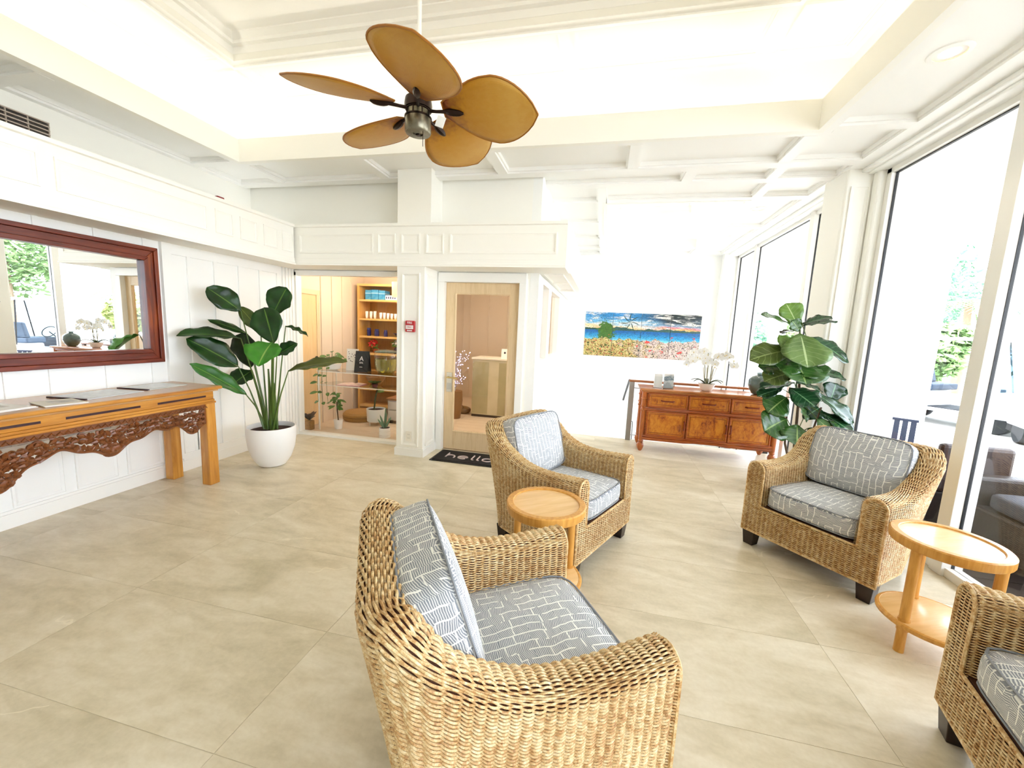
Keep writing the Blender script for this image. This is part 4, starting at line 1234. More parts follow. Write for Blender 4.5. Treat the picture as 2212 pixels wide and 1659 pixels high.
# hello mat
def doormat():
    r = thing('doormat', 'black doormat printed hello in front of the maple glass door', 'doormat', (-1.42, 4.275, .0005))
    MB().box((-.40, -.205, 0), (.40, .205, .008)).build('mat_base', mat('black rubber', '#0d0c0d', .7), r, bevel=.002)
    MB().box((-.375, -.18, .008), (.375, .18, .0125)).build('mat_pile', mat('black carpet pile', '#121011', .95, var='#201c1d', scale=200), r)
    HL = mat('pink grey lettering', '#cdbab6', .7)
    X0, z = -.26, .0135
    t = .0085
    def stroke(nm, pts): MB().tube([(x, y, z) for x, y in pts], t, 6).build(nm, HL, r, smooth=True)
    def arc(cx, cy, rx, ry, a0, a1, n=22): return [(cx + rx * math.cos(a0 + (a1 - a0) * i / n), cy + ry * math.sin(a0 + (a1 - a0) * i / n)) for i in range(n + 1)]
    b = -.075
    x = X0; stroke('letter_h', [(x, b + .15), (x, b), (x, b + .045)] + arc(x + .05, b + .045, .05, .045, PI, 0) + [(x + .10, b)])
    x = X0 + .20; MB().tube([(x - .045, b + .045, z), (x + .052, b + .045, z)], t, 6).tube([(p, q, z) for p, q in arc(x, b + .045, .055, .048, 0, 2 * PI * .87)], t, 6).build('letter_e', HL, r, smooth=True)
    for k, x in enumerate((X0 + .31, X0 + .375)): stroke('letter_l', [(x, b + .15), (x, b + .02), (x + .015, b), (x + .03, b)])
    x = X0 + .49; stroke('letter_o', arc(x, b + .045, .055, .048, 0, 2 * PI * .995))
doormat()

# ---------------------------------------------------------------- plants
def leafmat(name, c1, c2, rib, rough=.35, vein=26, veinamt=.35, back=None):
    m = bpy.data.materials.new(name); MATS[name] = m; T = NT(m)
    uv = T.N('ShaderNodeUVMap'); sp = T.N('ShaderNodeSeparateXYZ'); T.L(uv.outputs[0], sp.inputs[0])
    ax = T.math('ABSOLUTE', T.math('SUBTRACT', sp.outputs[0], .5))
    n = T.noise(T.coord('Object'), 7, 3)
    base = T.ramp(n, [(.35, c1), (.65, c2)])
    ph = T.math('FRACT', T.math('SUBTRACT', T.math('ADD', T.math('MULTIPLY', sp.outputs[1], vein), T.math('MULTIPLY', T.noise(uv.outputs[0], 3, 2), .8)), T.math('MULTIPLY', ax, vein * .45)))
    vl = T.math('LESS_THAN', ph, .10)
    r1 = T.math('LESS_THAN', ax, .022)
    k = T.math('MINIMUM', T.math('ADD', T.math('MULTIPLY', vl, veinamt), r1), 1)
    mx = T.N('ShaderNodeMix', data_type='RGBA'); T.L(k, mx.inputs[0]); T.L(base, mx.inputs[6]); mx.inputs[7].default_value = lin(rib)
    T.L(mx.outputs[2], T.p.inputs['Base Color'])
    T.p.inputs['Roughness'].default_value = rough
    T.p.inputs['Subsurface Weight'].default_value = 0
    T.bump(ph, .15, .003)
    # a little light passes through the blade
    tl = T.N('ShaderNodeBsdfTranslucent'); T.L(mx.outputs[2], tl.inputs[0])
    ms = T.N('ShaderNodeMixShader'); ms.inputs[0].default_value = .18
    T.L(T.p.outputs[0], ms.inputs[1]); T.L(tl.outputs[0], ms.inputs[2]); T.L(ms.outputs[0], T.out.inputs[0])
    return m
LBOP = leafmat('bird of paradise leaf', '#0e3009', '#184811', '#5c8236', .3, 40, .12)
LBOPY = leafmat('young bird of paradise leaf', '#2f7418', '#409022', '#8db552', .35, 40, .12)
STEMG = mat('green stalk', '#566f26', .4, var='#3f5a1c', scale=6)
SOIL = mat('potting soil', '#3a1d18', .95, var='#241310', scale=60, bump=.5)
POTW = mat('matt white pot', '#f4f3f1', .4)
def big_leaf(base, tip, width, face, m, parent, fold=.18, droop=.08, tipw=.5, shape=(.38, .9), nu=14, nv=6, wave=.01, seed=0):
    base = Vector(base); tip = Vector(tip); ax = tip - base; L = ax.length; ax.normalize()
    face = Vector(face); n = (face - ax * face.dot(ax)).normalized(); sd = ax.cross(n)
    pk, pw = shape
    def W(u):
        w = (u / pk) ** .7 if u < pk else (max(1 - ((u - pk) / (1 - pk)) ** 2.2, 0)) ** .6
        return width * .5 * max(min(w, 1), .02)
    def P(u, v):
        c = base + ax * (L * u) - Vector((0, 0, 1)) * (droop * L * (u ** 2 - u * .35)) 
        w = W(u)
        return c + sd * (w * v) + n * (fold * w * abs(v) + wave * math.sin(u * 19 + v * 3 + seed) * abs(v))
    return leaf_grid('leaf', P, nu, nv, m, parent, .0015)
def paradise():
    c = Vector((-3.27, 3.40, 0))
    root = thing('bird_of_paradise_plant', 'tall bird of paradise plant in a round white pot beside the console', 'potted plant', c)
    MB().lathe([(.10, 0), (.125, .008), (.175, .08), (.212, .19), (.226, .30), (.226, .395), (.222, .41), (.214, .41), (.210, .36), (.001, .36)], n=44).build('pot', POTW, root, smooth=True)
    MB().lathe([(.001, .378), (.12, .374), (.211, .362)], n=24).build('soil', SOIL, root, smooth=True)
    CAMV = Vector((.62, -.75, .2))
    def lf(B, T_, w, face, m=LBOP, sx=0, fold=.16, droop=.06, shape=(.38, .9)):
        B = Vector(B); T_ = Vector(T_)
        o = big_leaf(B, T_ + (T_ - B) * .10, w * 1.08, face, m, root, fold + .12, droop, shape=shape, seed=B.z * 40)
        s0 = Vector((sx, random.uniform(-.04, .04), .37))
        mid = s0.lerp(B, .55) + Vector((0, 0, .05))
        st_ = [s0, s0.lerp(mid, .5) + Vector((0, 0, .02)), mid, B.lerp(mid, .25), B, B + (T_ - B) * .25]
        MB().tube(st_, [.011, .009, .0065, .0055, .005, .0025], 7).build('stalk', STEMG, root, smooth=True)
    F = CAMV
    lf((-0.231, -0.080, 1.562), (-0.417, -0.230, 1.760), .21, (.5, -.75, .5), sx=-.02)
    lf((0.059, 0.000, 1.530), (0.179, 0.050, 1.798), .24, (.3, -.9, .2), sx=.03, shape=(.5, .9))
    lf((0.177, -0.120, 1.265), (0.071, -0.100, 1.588), .27, (.4, -.85, -.1), sx=.01, shape=(.5, .9))
    lf((-0.085, 0.000, 1.369), (-0.255, -0.050, 1.594), .13, (-.2, -.6, .8), sx=-.01, m=leafmat('olive leaf', '#3d4f12', '#4f5f1c', '#7c8a3c'))
    lf((0.218, -0.180, 1.278), (0.263, -0.380, 1.135), .30, (.3, -.7, .75), LBOPY, .02, .25, .25, (.5, .9))
    lf((0.144, -0.050, 1.144), (0.274, 0.050, 1.266), .14, (.2, -.8, .5), sx=.04)
    lf((0.182, 0.050, 0.986), (0.674, 0.220, 1.136), .15, (.1, -.55, .8), leafmat('bronze leaf', '#4a5212', '#5b6220', '#8a8a45'), .05, .15, .12)
    lf((-0.330, -0.000, 1.288), (-0.439, -0.490, 1.368), .17, (.35, -.5, .8), sx=-.04, droop=.16)
    lf((-0.268, -0.100, 1.011), (-0.439, -0.420, 1.279), .24, (.5, -.6, .6), sx=-.05)
    lf((-0.136, -0.150, 0.743), (-0.316, -0.500, 1.057), .15, (.5, -.5, .7), m=leafmat('bright leaf', '#1f5a14', '#2f731e', '#74a045'), sx=-.06, shape=(.4, .9))
    lf((-0.423, 0.190, 0.963), (-0.424, 0.130, 1.326), .27, (.2, -.9, -.3), sx=-.03, shape=(.5, .9), m=leafmat('dark rear leaf', '#10260c', '#183512', '#33521f'))  # leaf at the back, in a darker, duller green
    lf((-0.410, 0.200, 0.938), (-0.434, -0.020, 0.821), .20, (.3, -.8, .4), sx=-.02)
    lf((-0.408, 0.160, 1.327), (-0.439, -0.210, 1.468), .07, (-.8, -.2, .5), sx=-.03)
    lf((0.121, 0.100, 1.435), (0.275, 0.200, 1.367), .09, (.0, -.35, .9), sx=.03, droop=.15)
    for x, y, h, r in ((-.03, .02, .75, .017), (.02, -.02, .80, .019), (.05, .02, .62, .016), (-.01, .04, .55, .013)):
        MB().tube([(x, y, .36), (x * .9, y, .36 + h * .4), (x * .7 - .005, y, .36 + h * .8)], [r, r * .8, r * .4], 8).build('stem', STEMG, root, smooth=True)
paradise()
LFIG = leafmat('fiddle leaf', '#2a4d1c', '#3a6428', '#87a25c', .22, 7, .3)
LFIGY = leafmat('young fiddle leaf', '#5a7f2c', '#6f9438', '#b2c586', .3, 7, .28)
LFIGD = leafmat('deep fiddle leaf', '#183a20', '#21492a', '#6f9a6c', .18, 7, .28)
def fig():
    bx = Vector((1.86, 4.22, 0))
    root = thing('fiddle_leaf_fig', 'tall fiddle leaf fig in a dark pot behind the armchair by the windows', 'potted plant', bx)
    MB().lathe([(.12, 0), (.14, .01), (.165, .12), (.185, .30), (.19, .34), (.182, .345), (.172, .30), (.001, .29)], n=32).build('pot', mat('dark brown glazed pot', '#2a211e', .25, var='#463a33', scale=5, coat=.3), root, smooth=True)
    MB().lathe([(.001, .318), (.1, .315), (.173, .30)], n=20).build('soil', SOIL, root, smooth=True)
    BARK = mat('fig bark', '#4a382a', .8, var='#6a5642', scale=25)
    top = Vector((-0.108, 0.030, 1.710))
    trunk = [Vector((0, 0, .30)), Vector((-.02, 0, .6)), Vector((-.03, .01, .95)), Vector((-.06, .01, 1.3)), top]
    MB().tube(trunk, [.016, .014, .012, .010, .006], 8).build('trunk', BARK, root, smooth=True)
    MB().tube([Vector((.02, -.01, .30)), Vector((.08, -.04, .6)), Vector((.13, -.06, .92))], [.012, .010, .007], 7).build('branch', BARK, root, smooth=True)
    MB().tube([Vector((-.03, -.02, .30)), Vector((-.12, -.05, .55)), Vector((-.14, -.06, .82))], [.012, .010, .007], 7).build('branch', BARK, root, smooth=True)
    def lf(B, T_, w, face, m=LFIG, droop=.1, fold=.15, wv=.008):
        B = Vector(B); T_ = Vector(T_)
        big_leaf(B, T_ + (T_ - B) * .08, w * 1.18, face, m, root, fold, droop, shape=(.62, .9), wave=wv, seed=B.z * 40, nu=12)
        # petiole back to the nearest trunk height
        q = min(trunk, key=lambda p: abs(p.z - B.z + .04))
        MB().tube([q, q.lerp(B, .6) + Vector((0, 0, .01)), B, B.lerp(T_, .15)], [.005, .004, .004, .002], 5).build('petiole', STEMG, root, smooth=True)
    U = (0, -.4, 1)
    lf((-0.111, 0.030, 1.642), (-0.210, 0.080, 1.858), .20, (.1, -1, .25), LFIGY)
    lf((-0.130, 0.000, 1.633), (-0.462, -0.120, 1.750), .15, (-.25, -.45, .85))
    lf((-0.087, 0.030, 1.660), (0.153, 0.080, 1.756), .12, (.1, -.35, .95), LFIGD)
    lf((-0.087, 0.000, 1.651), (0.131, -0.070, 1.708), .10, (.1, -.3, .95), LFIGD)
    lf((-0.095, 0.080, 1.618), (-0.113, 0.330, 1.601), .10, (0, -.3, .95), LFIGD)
    lf((-0.112, -0.020, 1.599), (-0.204, -0.070, 1.695), .11, (0, -1, .2))
    lf((-0.114, -0.040, 1.582), (-0.114, -0.240, 1.334), .36, (.05, -.75, .6), leafmat('olive fiddle leaf', '#4f6a30', '#64803e', '#a9bd82', .25, 7, .28), .12)
    lf((-0.045, 0.000, 1.552), (0.293, 0.000, 1.401), .20, (.15, -.6, .75), LFIGD, .2)
    lf((-0.115, 0.000, 1.506), (-0.277, -0.120, 1.458), .20, (0, -.8, .5), LFIGY)
    lf((-0.129, -0.020, 1.433), (-0.519, -0.170, 1.363), .22, (-.1, -.75, .6), leafmat('olive fiddle leaf b', '#4a5c20', '#5e7030', '#97a864', .3, 7, .6), .12)
    lf((-0.087, -0.040, 1.394), (-0.034, -0.140, 1.423), .16, (0, -.9, .35), LFIGY)
    lf((-0.096, -0.020, 1.350), (-0.293, -0.220, 1.268), .20, (-.1, -.8, .55))
    lf((-0.123, -0.070, 1.339), (-0.121, -0.270, 1.174), .34, (.1, -.8, .55), LFIG, .1)
    lf((-0.068, -0.070, 1.291), (0.010, -0.220, 1.218), .24, (.1, -.8, .5), LFIG)
    lf((0.056, 0.030, 1.248), (0.330, 0.080, 1.209), .17, (.1, -.45, .85), LFIGD)
    lf((-0.197, 0.000, 1.243), (-0.421, -0.070, 1.277), .17, (-.2, -.75, .6))
    lf((-0.122, -0.040, 1.221), (-0.392, -0.170, 1.160), .19, (-.1, -.7, .7), leafmat('olive fiddle leaf c', '#4a5a22', '#5f6e34', '#97a864', .3, 7, .6))
    lf((-0.099, -0.020, 1.129), (-0.394, -0.120, 1.094), .17, (-.1, -.4, .9), LFIGD)
    lf((-0.084, -0.020, 1.131), (0.127, -0.020, 1.077), .12, (0, -.3, .95), LFIGD)
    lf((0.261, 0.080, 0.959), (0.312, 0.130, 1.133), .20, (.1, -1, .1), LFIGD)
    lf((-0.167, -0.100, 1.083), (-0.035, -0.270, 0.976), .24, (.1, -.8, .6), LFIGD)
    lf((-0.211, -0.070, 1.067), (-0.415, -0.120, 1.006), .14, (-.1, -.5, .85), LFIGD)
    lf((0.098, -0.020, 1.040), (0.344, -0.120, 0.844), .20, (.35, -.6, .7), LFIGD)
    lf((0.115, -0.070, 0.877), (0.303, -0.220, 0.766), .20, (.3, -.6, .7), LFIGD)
    lf((-0.176, -0.100, 0.996), (-0.352, -0.220, 0.885), .22, (-.1, -.85, .5))
    lf((-0.086, -0.070, 0.981), (-0.026, -0.170, 0.820), .13, (.7, -.5, .4), LFIG)
    lf((-0.168, -0.140, 0.800), (-0.388, -0.300, 0.729), .26, (0, -.9, .45), LFIG)
    lf((-0.092, -0.170, 0.758), (-0.137, -0.320, 0.621), .26, (.05, -.9, .45), LFIG)
    lf((0.038, 0.030, 0.784), (0.197, 0.130, 0.891), .18, (0, -.8, .5), LFIGD)
    lf((0.065, -0.020, 0.708), (0.140, -0.120, 0.652), .18, (.1, -.6, .8), LFIGD)
    lf((0.058, -0.170, 0.827), (0.149, -0.270, 0.733), .17, (.1, -.7, .6), LFIG)
fig()
# ---------------------------------------------------------------- the shop behind the glass
shop = MB()
shop.box((-4.12, 4.62, 0), (-4.0, 6.2, 2.45)).box((-4.12, 6.2, 0), (-2.95, 6.3, 2.45)).box((-3.05, 6.3, 0), (-2.95, 8.25, 2.45)).box((-3.05, 8.25, 0), (-.845, 8.35, 2.45))
sw = struct(shop.build('wall_shop', SHOPWALL))
for y in (5.12, 5.36, 5.60, 5.84): MB().box((-4.0, y - .012, 0), (-3.985, y + .012, 2.4)).build('batten', SHOPWALL, sw)
for x in (-2.8, -2.4, -2.0, -1.6, -1.2): MB().box((x - .012, 8.235, 0), (x + .012, 8.25, 2.4)).build('batten', SHOPWALL, sw)
MB().box((-2.95, 8.23, .9), (-.85, 8.25, .96)).build('chair_rail', SHOPWALL, sw)
sf = struct(MB().box((-4.1, 4.56, -.1), (-.845, 8.3, -.006)).build('floor_shop', SHOPFLOOR))
k = 0
pl = None
for y in np.arange(4.565, 8.2, .18):
    for x in np.arange(-4.0 - (k % 2) * .6, -.85, 1.2):
        a, b = max(x, -4.0), min(x + 1.2, -.846)
        if b - a < .05: continue
        MB().box((0, 0, -.006), (b - a - .003, .177, 0)).build('plank', SHOPFLOOR, sf, loc=(a, float(y), 0))
    k += 1
struct(MB().box((-4.12, 4.6, 2.40), (-.845, 8.35, 2.46)).build('ceiling_shop', mat('shop ceiling', '#e8d8bc', .6)))
d2 = struct(MB().box((-4.0, 4.64, 0), (-3.975, 4.70, 1.92)).box((-4.0, 5.0, 0), (-3.975, 5.06, 1.92)).box((-4.0, 4.63, 1.86), (-3.972, 5.07, 1.925)).build('door_2', MAPLE))
MB().box((-3.999, 4.70, .01), (-3.985, 5.0, 1.86)).build('door_leaf', wood('warm birch', '#e9c591', '#ddb47c', 2, 2, .45), d2)
MB().ball((-3.965, 4.97, .98), .022, 10, 8).build('door_knob', BRONZE, d2, smooth=True)
# a real ceiling lamp lights the shop
for (x, y) in ((-3.2, 5.3), (-1.7, 6.2)):
    r = thing('ceiling_lamp', 'flat round ceiling lamp inside the shop, %s' % ('over the clear display table' if x < -3 else 'over the glass counter'), 'ceiling light', (x, y, 2.40), 0, 'ceiling lamps in the shop')
    MB().lathe([(.001, -.05), (.15, -.05), (.17, -.03), (.17, -.001)], n=24).build('diffuser', mat('shop lamp glow', '#ffffff', .5, emit='#ffe3b8', estr=3), r, smooth=True)
    MB().lathe([(.171, -.03), (.18, -.03), (.18, -.001), (.171, -.001)], n=24, cap=False).build('lamp_ring', TRIMW, r, smooth=True)
    d = bpy.data.lights.new('shop_light', 'POINT'); d.energy = 19; d.color = (1, .90, .76); d.shadow_soft_size = .16
    o = bpy.data.objects.new('shop_light', d); COL.objects.link(o); o.location = (x, y, 2.22)
# bookshelf
SHW = wood('shelf pine', '#d6a557', '#c08c3f', 2, 3, .45)
SHH = wood('shelf pine board', '#e0b56e', '#cd9c52', 0, 3, .45)
bs = thing('display_shelf', 'tall pine display shelf at the back of the shop behind the glass', 'shelf', (0, 0, 0))
for x in (-3.905, -2.99): MB().box((x, 5.86, 0), (x + .035, 6.19, 2.12)).build('side_panel', SHW, bs)
SZ = (.16, .44, .73, 1.02, 1.295, 1.575, 1.875)
for z in SZ: MB().box((-3.87, 5.862, z - .03), (-2.99, 6.19, z)).build('shelf_board', SHH, bs)
MB().box((-3.905, 5.858, 2.085), (-2.955, 6.19, 2.12)).build('top_board', SHH, bs)
MB().box((-3.87, 6.17, .1), (-2.99, 6.19, 2.085)).build('back_panel', wood('shelf back', '#b58a4e', '#a0763a', 2, 3, .5), bs)
BLU = mat('blue box print', '#1f7fb4', .4, var='#58a8cf', scale=20)
for k, (x, w, h) in enumerate(((-3.80, .10, .155), (-3.69, .12, .16), (-3.56, .11, .15))):
    r = thing('gift_box', 'blue gift box on the top board of the pine shelf, %s' % ('leftmost of three', 'middle one of three', 'rightmost of three')[k], 'box', (x, 5.92, 1.8752), 0, 'blue gift boxes on the pine shelf')
    MB().box((0, 0, 0), (w, .16, h)).build('carton', BLU, r, bevel=.003)
    MB().box((-.001, -.001, h * .62), (w + .001, .161, h * .70)).build('band', mat('pale blue band', '#a8d2e6', .4), r)
r = thing('patterned_case', 'small navy and white patterned case on the top shelf board', 'box', (-3.43, 5.90, 1.8752))
MB().box((0, 0, 0), (.20, .12, .075)).build('case', mat('white case', '#eef0f4', .4), r, bevel=.004)
for i in range(5): MB().box((.012 + i * .037, -.0015, .02), (.030 + i * .037, .0005, .055)).build('navy_patch', mat('navy', '#1d2b5e', .5), r)
r = thing('red_pouch', 'dark red pouch at the right end of the top shelf board', 'pouch', (-3.15, 5.95, 1.8752))
superbox(.09, .05, .035, 6, 4).build('pouch', mat('wine red cloth', '#a3141c', .7), r, smooth=True, auto=0, loc=(0, 0, .035))
MB().tube([(-.07, -.045, .05), (.07, -.045, .05)], .004, 5).build('zip', mat('zip', '#5c0c10', .5), r)
TUBEM = mat('cosmetic tube', '#f2ece4', .4)
for k, x in enumerate((-3.77, -3.695, -3.625, -3.52, -3.455, -3.39, -3.325, -3.26, -3.20)):
    h = (.115, .115, .12, .10, .10, .095, .09, .09, .09)[k]
    r = thing('cosmetic_tube', 'white cosmetic tube on the second shelf board, %s from the left' % ('first','second','third','fourth','fifth','sixth','seventh','eighth','ninth')[k], 'tube', (x, 5.92, 1.5752), 0, 'white cosmetic tubes in a row on the pine shelf')
    MB().lathe([(.017, 0), (.018, .02), (.016, .022)], n=12).build('cap', mat('tube cap', '#ded2c4', .4), r, smooth=True)
    mb = MB(); mb.taper((0, 0), (.016, .016), (.026, .004), .022, h); mb.build('tube_body', TUBEM, r, bevel=.004)
NAVY = mat('cobalt glass', '#14185c', .15, coat=.5)
for k, (x, h, w) in enumerate(((-3.74, .13, .036), (-3.60, .115, .04), (-3.44, .105, .032))):
    r = thing('blue_jar', 'cobalt blue jar on the third shelf board, %s' % ('leftmost and tallest', 'in the middle', 'rightmost, next to the dark bowl')[k], 'jar', (x, 5.93, 1.2952), 0, 'cobalt jars on the pine shelf')
    MB().lathe([(w * .9, 0), (w, .006), (w, h * .72), (w * .8, h * .78)], n=16).build('jar_body', NAVY, r, smooth=True)
    MB().lathe([(w * .82, h * .78), (w * .82, h), (w * .7, h)], n=16).build('lid', mat('jar lid', '#2b2f66', .4), r, smooth=True)
r = thing('dark_bowl', 'dark blue shallow bowl on the third board of the pine shelf', 'bowl', (-3.22, 5.965, 1.2952))
MB().lathe([(.03, 0), (.05, .006), (.09, .05), (.095, .056), (.088, .054), (.045, .015), (.001, .012)], n=20).build('bowl', NAVY, r, smooth=True)
MB().lathe([(.088, .054), (.097, .056), (.097, .060), (.088, .060)], n=20, cap=False).build('rim', mat('navy', '#1d2b5e', .5), r, smooth=True)
# red flowering plant and small white-flower plant on the fourth board
GRN = mat('fresh green', '#4f7a2c', .5, var='#6f9840', scale=20)
def bush(root, c, r, n, m, seed, size=.04, name='foliage', flat=.6):
    rnd = random.Random(seed); mb = MB()
    for i in range(n):
        a = rnd.uniform(0, 6.28); ph = rnd.uniform(-.3, 1.4)
        p = Vector((math.cos(a) * math.cos(ph), math.sin(a) * math.cos(ph), math.sin(ph))) * r * rnd.uniform(.35, 1) + Vector(c)
        d = Vector((rnd.uniform(-1, 1), rnd.uniform(-1, 1), rnd.uniform(-.4, .8))).normalized()
        s = d.orthogonal().normalized(); L = size * rnd.uniform(.7, 1.3)
        n_ = d.cross(s)
        mb.add([p - d * L, p + s * L * .4 + n_ * L * .1, p + d * L, p - s * L * .4 + n_ * L * .1], [(0, 1, 2, 3)])
    o = mb.build(name, m, root, solid=.001); o['kind'] = 'stuff'
    return o
r = thing('red_flower_plant', 'red flowering plant on the fourth shelf board, above the black sign', 'potted plant', (-3.66, 6.0, 1.0202))
MB().lathe([(.035, 0), (.05, .07), (.046, .07), (.001, .06)], n=16).build('pot', mat('terracotta', '#a3552f', .7), r, smooth=True)
bush(r, (0, -.03, .09), .08, 40, GRN, 2, .03); bush(r, (0, -.05, .12), .10, 60, mat('scarlet petals', '#d8151b', .5), 3, .025, 'blossom')
r = thing('flower_arrangement', 'dark and pale flower arrangement on the fourth shelf board, above the glass jar', 'flowers', (-3.28, 6.0, 1.0202))
MB().lathe([(.04, 0), (.055, .05), (.035, .10), (.04, .11)], n=16).build('vase', mat('dark plum glass', '#3a1a2c', .2), r, smooth=True)
bush(r, (0, -.03, .14), .07, 40, GRN, 5, .03); bush(r, (.02, -.04, .15), .07, 30, mat('pale petals', '#efe6dc', .6), 6, .025, 'blossom')
# pendant lamp
r = thing('pendant_lamp', 'peach lampshade hanging in the shop in front of the pine shelf', 'pendant lamp', (-2.66, 5.0, 1.86))
MB().lathe([(.13, 0), (.13, .19)], n=28, cap=False).build('lamp_shade', mat('lit peach shade', '#ffd9b0', .6, emit='#ffc48a', estr=1.1), r, smooth=True, solid=.002)
MB().tube([(0, 0, .1), (0, 0, .54)], .004, 6).build('cord', DARKM, r)
MB().ball((0, 0, .10), .03, 10, 8).build('bulb', BULB, r, smooth=True)
# clear acrylic display table
tb = thing('acrylic_table', 'clear acrylic two-tier display table just inside the shop glass', 'table', (0, 0, 0))
ACR = glass_mat('acrylic edge', (.97, .98, .97, 1), 1.4)
ACRE = mat('acrylic polished edge', '#ece6da', .15)
MB().box((-3.79, 4.74, .818), (-2.52, 5.14, .83)).build('top', ACR, tb)
MB().box((-3.77, 4.76, .63), (-2.54, 5.12, .642)).build('shelf', ACR, tb)
for x in (-3.775, -2.57):
    for y in (4.75, 5.12): MB().box((x, y - .008, 0), (x + .018, y + .008, .818)).build('leg', ACRE, tb)
mb = MB()
for z in (.824, .636): mb.box((-3.79, 4.735, z - .006), (-2.52, 4.74, z + .006))
mb.build('polished_edge', ACRE, tb)
TT, TM = .8302, .6422
r = thing('black_sign', 'black tent sign with white print standing on the clear table', 'sign', (-3.215, 4.92, TT), R_(4))
MB().prism([(-.03, 0), (-.026, 0), (.028, .285), (.024, .285)], -.10, .10, 'yz').build('board', mat('black card', '#16171c', .4), r)
tlt = math.atan2(.054, .285)
text('lettering', 'A', .09, WHT, r, (0, -.006, .18), (PI / 2 - tlt, 0, 0)); text('lettering', 'SPA', .034, WHT, r, (0, -.0165, .125), (PI / 2 - tlt, 0, 0)); text('lettering', 'relax', .022, WHT, r, (0, -.026, .07), (PI / 2 - tlt, 0, 0))
MB().prism([(.028, .285), (.032, .285), (.075, 0), (.071, 0)], -.10, .10, 'yz').build('back_leg', mat('black card', '#16171c', .4), r)
r = thing('white_card_sign', 'white card sign with small dark flower print behind the black sign', 'sign', (-3.43, 5.02, TT), R_(8))
MB().prism([(-.02, 0), (-.016, 0), (.026, .30), (.022, .30)], -.085, .085, 'yz').build('card', mat('white card', '#f0ece6', .5), r)
mb = MB(); rnd = random.Random(9)
for i in range(16): 
    z = rnd.uniform(.12, .27); x = rnd.uniform(-.07, .07); mb.ball((x, -.019 + z * .14, z), (.010, .002, .008), 6, 4)
mb.build('flower_print', mat('dark floral print', '#58484c', .6), r)
MB().prism([(.022, .30), (.026, .30), (.07, 0), (.066, 0)], -.08, .08, 'yz').build('back_leg', mat('white card', '#f0ece6', .5), r)
r = thing('drink_dispenser', 'big glass jar of pale yellow infused water on the clear table', 'jar', (-2.86, 4.94, TT))
MB().lathe([(.10, .012), (.135, .04), (.15, .12), (.15, .26), (.14, .29)], n=28, cap=False).build('glass_jar', glass_mat('jar glass', (.90, .91, .82, 1), 1.6), r, smooth=True)
MB().lathe([(.001, .016), (.09, .016), (.128, .045), (.142, .12), (.142, .20), (.001, .20)], n=28).build('water', mat('infused water', '#c9c070', .1, trans=.6), r, smooth=True)
MB().lathe([(.142, .288), (.152, .29), (.152, .302), (.10, .318), (.03, .325), (.001, .325)], n=28).build('lid', mat('dark glass lid', '#5c6a62', .15), r, smooth=True)
MB().lathe([(.001, 0), (.105, 0), (.11, .012), (.001, .014)], n=24).build('base', mat('amber base', '#8a6a1a', .3), r, smooth=True)
lem = MB()
for (x, y, z) in ((.07, -.10, .08), (-.05, -.11, .12), (.02, -.12, .05), (.10, -.07, .14)): lem.lathe([(.001, -.003), (.03, -.003), (.03, .003), (.001, .003)], (x, y, z), 12, 1)
lem.build('lemon_slice', mat('lemon', '#d8c23c', .5), r)
# trailing plant in a white bowl at the left end
r = thing('trailing_plant', 'trailing green plant in a white bowl at the left end of the clear table', 'potted plant', (-3.65, 4.90, TT))
MB().lathe([(.05, 0), (.09, .02), (.112, .09), (.105, .09), (.001, .075)], n=26).build('bowl', POTW, r, smooth=True)
PL = leafmat('pothos leaf', '#3f6a26', '#5a8436', '#9ab868', .35, 8, .2)
rnd = random.Random(12)
for k in range(9):
    a = 2 * PI * k / 9 + .3; R = rnd.uniform(.10, .16); up = rnd.uniform(.05, .17)
    pts = [Vector((0, 0, .08)), Vector((R * .6 * math.cos(a), R * .6 * math.sin(a), .08 + up)), Vector((R * math.cos(a), R * math.sin(a), .06 + up * .6))]
    if math.sin(a) < -.45 and (R := .20): pts[-1] = Vector((R * math.cos(a) * .5, -.20, .05)); pts += [Vector((R * .55 * math.cos(a), -.215, -.15)), Vector((R * .6 * math.cos(a) + .02, -.22, -.42))]
    MB().tube(pts, .0028, 5).build('vine', STEMG, r, smooth=True)
    for j in range(1, len(pts)):
        for f_ in ((.5, 1.0) if len(pts) > 3 else (1.0,)):
            p = pts[j - 1].lerp(pts[j], f_); d = Vector((math.cos(a + rnd.uniform(-1, 1)), math.sin(a + rnd.uniform(-1, 1)), rnd.uniform(-.5, .3)))
            big_leaf(p, p + d * .075, .05, (.2, -.6, .7), PL, r, .15, .2, nu=6, nv=4, wave=.002)
# mid shelf: book, folded cloth, small succulent, wooden bowl on the top
r = thing('open_book', 'pale pink open book on the lower tier of the clear table', 'book', (-3.36, 4.90, TM), .15)
for s in (-1, 1): MB().prism([(0, .006), (s * .04, .018), (s * .16, .010), (s * .16, .004), (0, 0)], -.11, .11, 'xz').build('page_block', mat('pink page', '#eccfc4', .6), r)
MB().box((-.17, -.12, 0), (.17, .12, .003)).build('cover', mat('rose cover', '#b9627a', .5), r)
r = thing('small_succulent', 'small dark green plant lying over the lower tier of the clear table', 'potted plant', (-2.98, 4.86, TM))
MB().lathe([(.03, 0), (.045, .045), (.040, .045), (.001, .04)], n=16).build('pot', mat('plum pot', '#5a2a3a', .5), r, smooth=True)
for k in range(9):
    a = 2 * PI * k / 9; big_leaf((0, 0, .045), (.09 * math.cos(a), .09 * math.sin(a), .085), .05, (0, -.2, 1), leafmat('dark succulent leaf', '#2f4a1c', '#46622a', '#7a9850', .35, 6, .2), r, .1, .1, nu=5, nv=2, wave=.001)
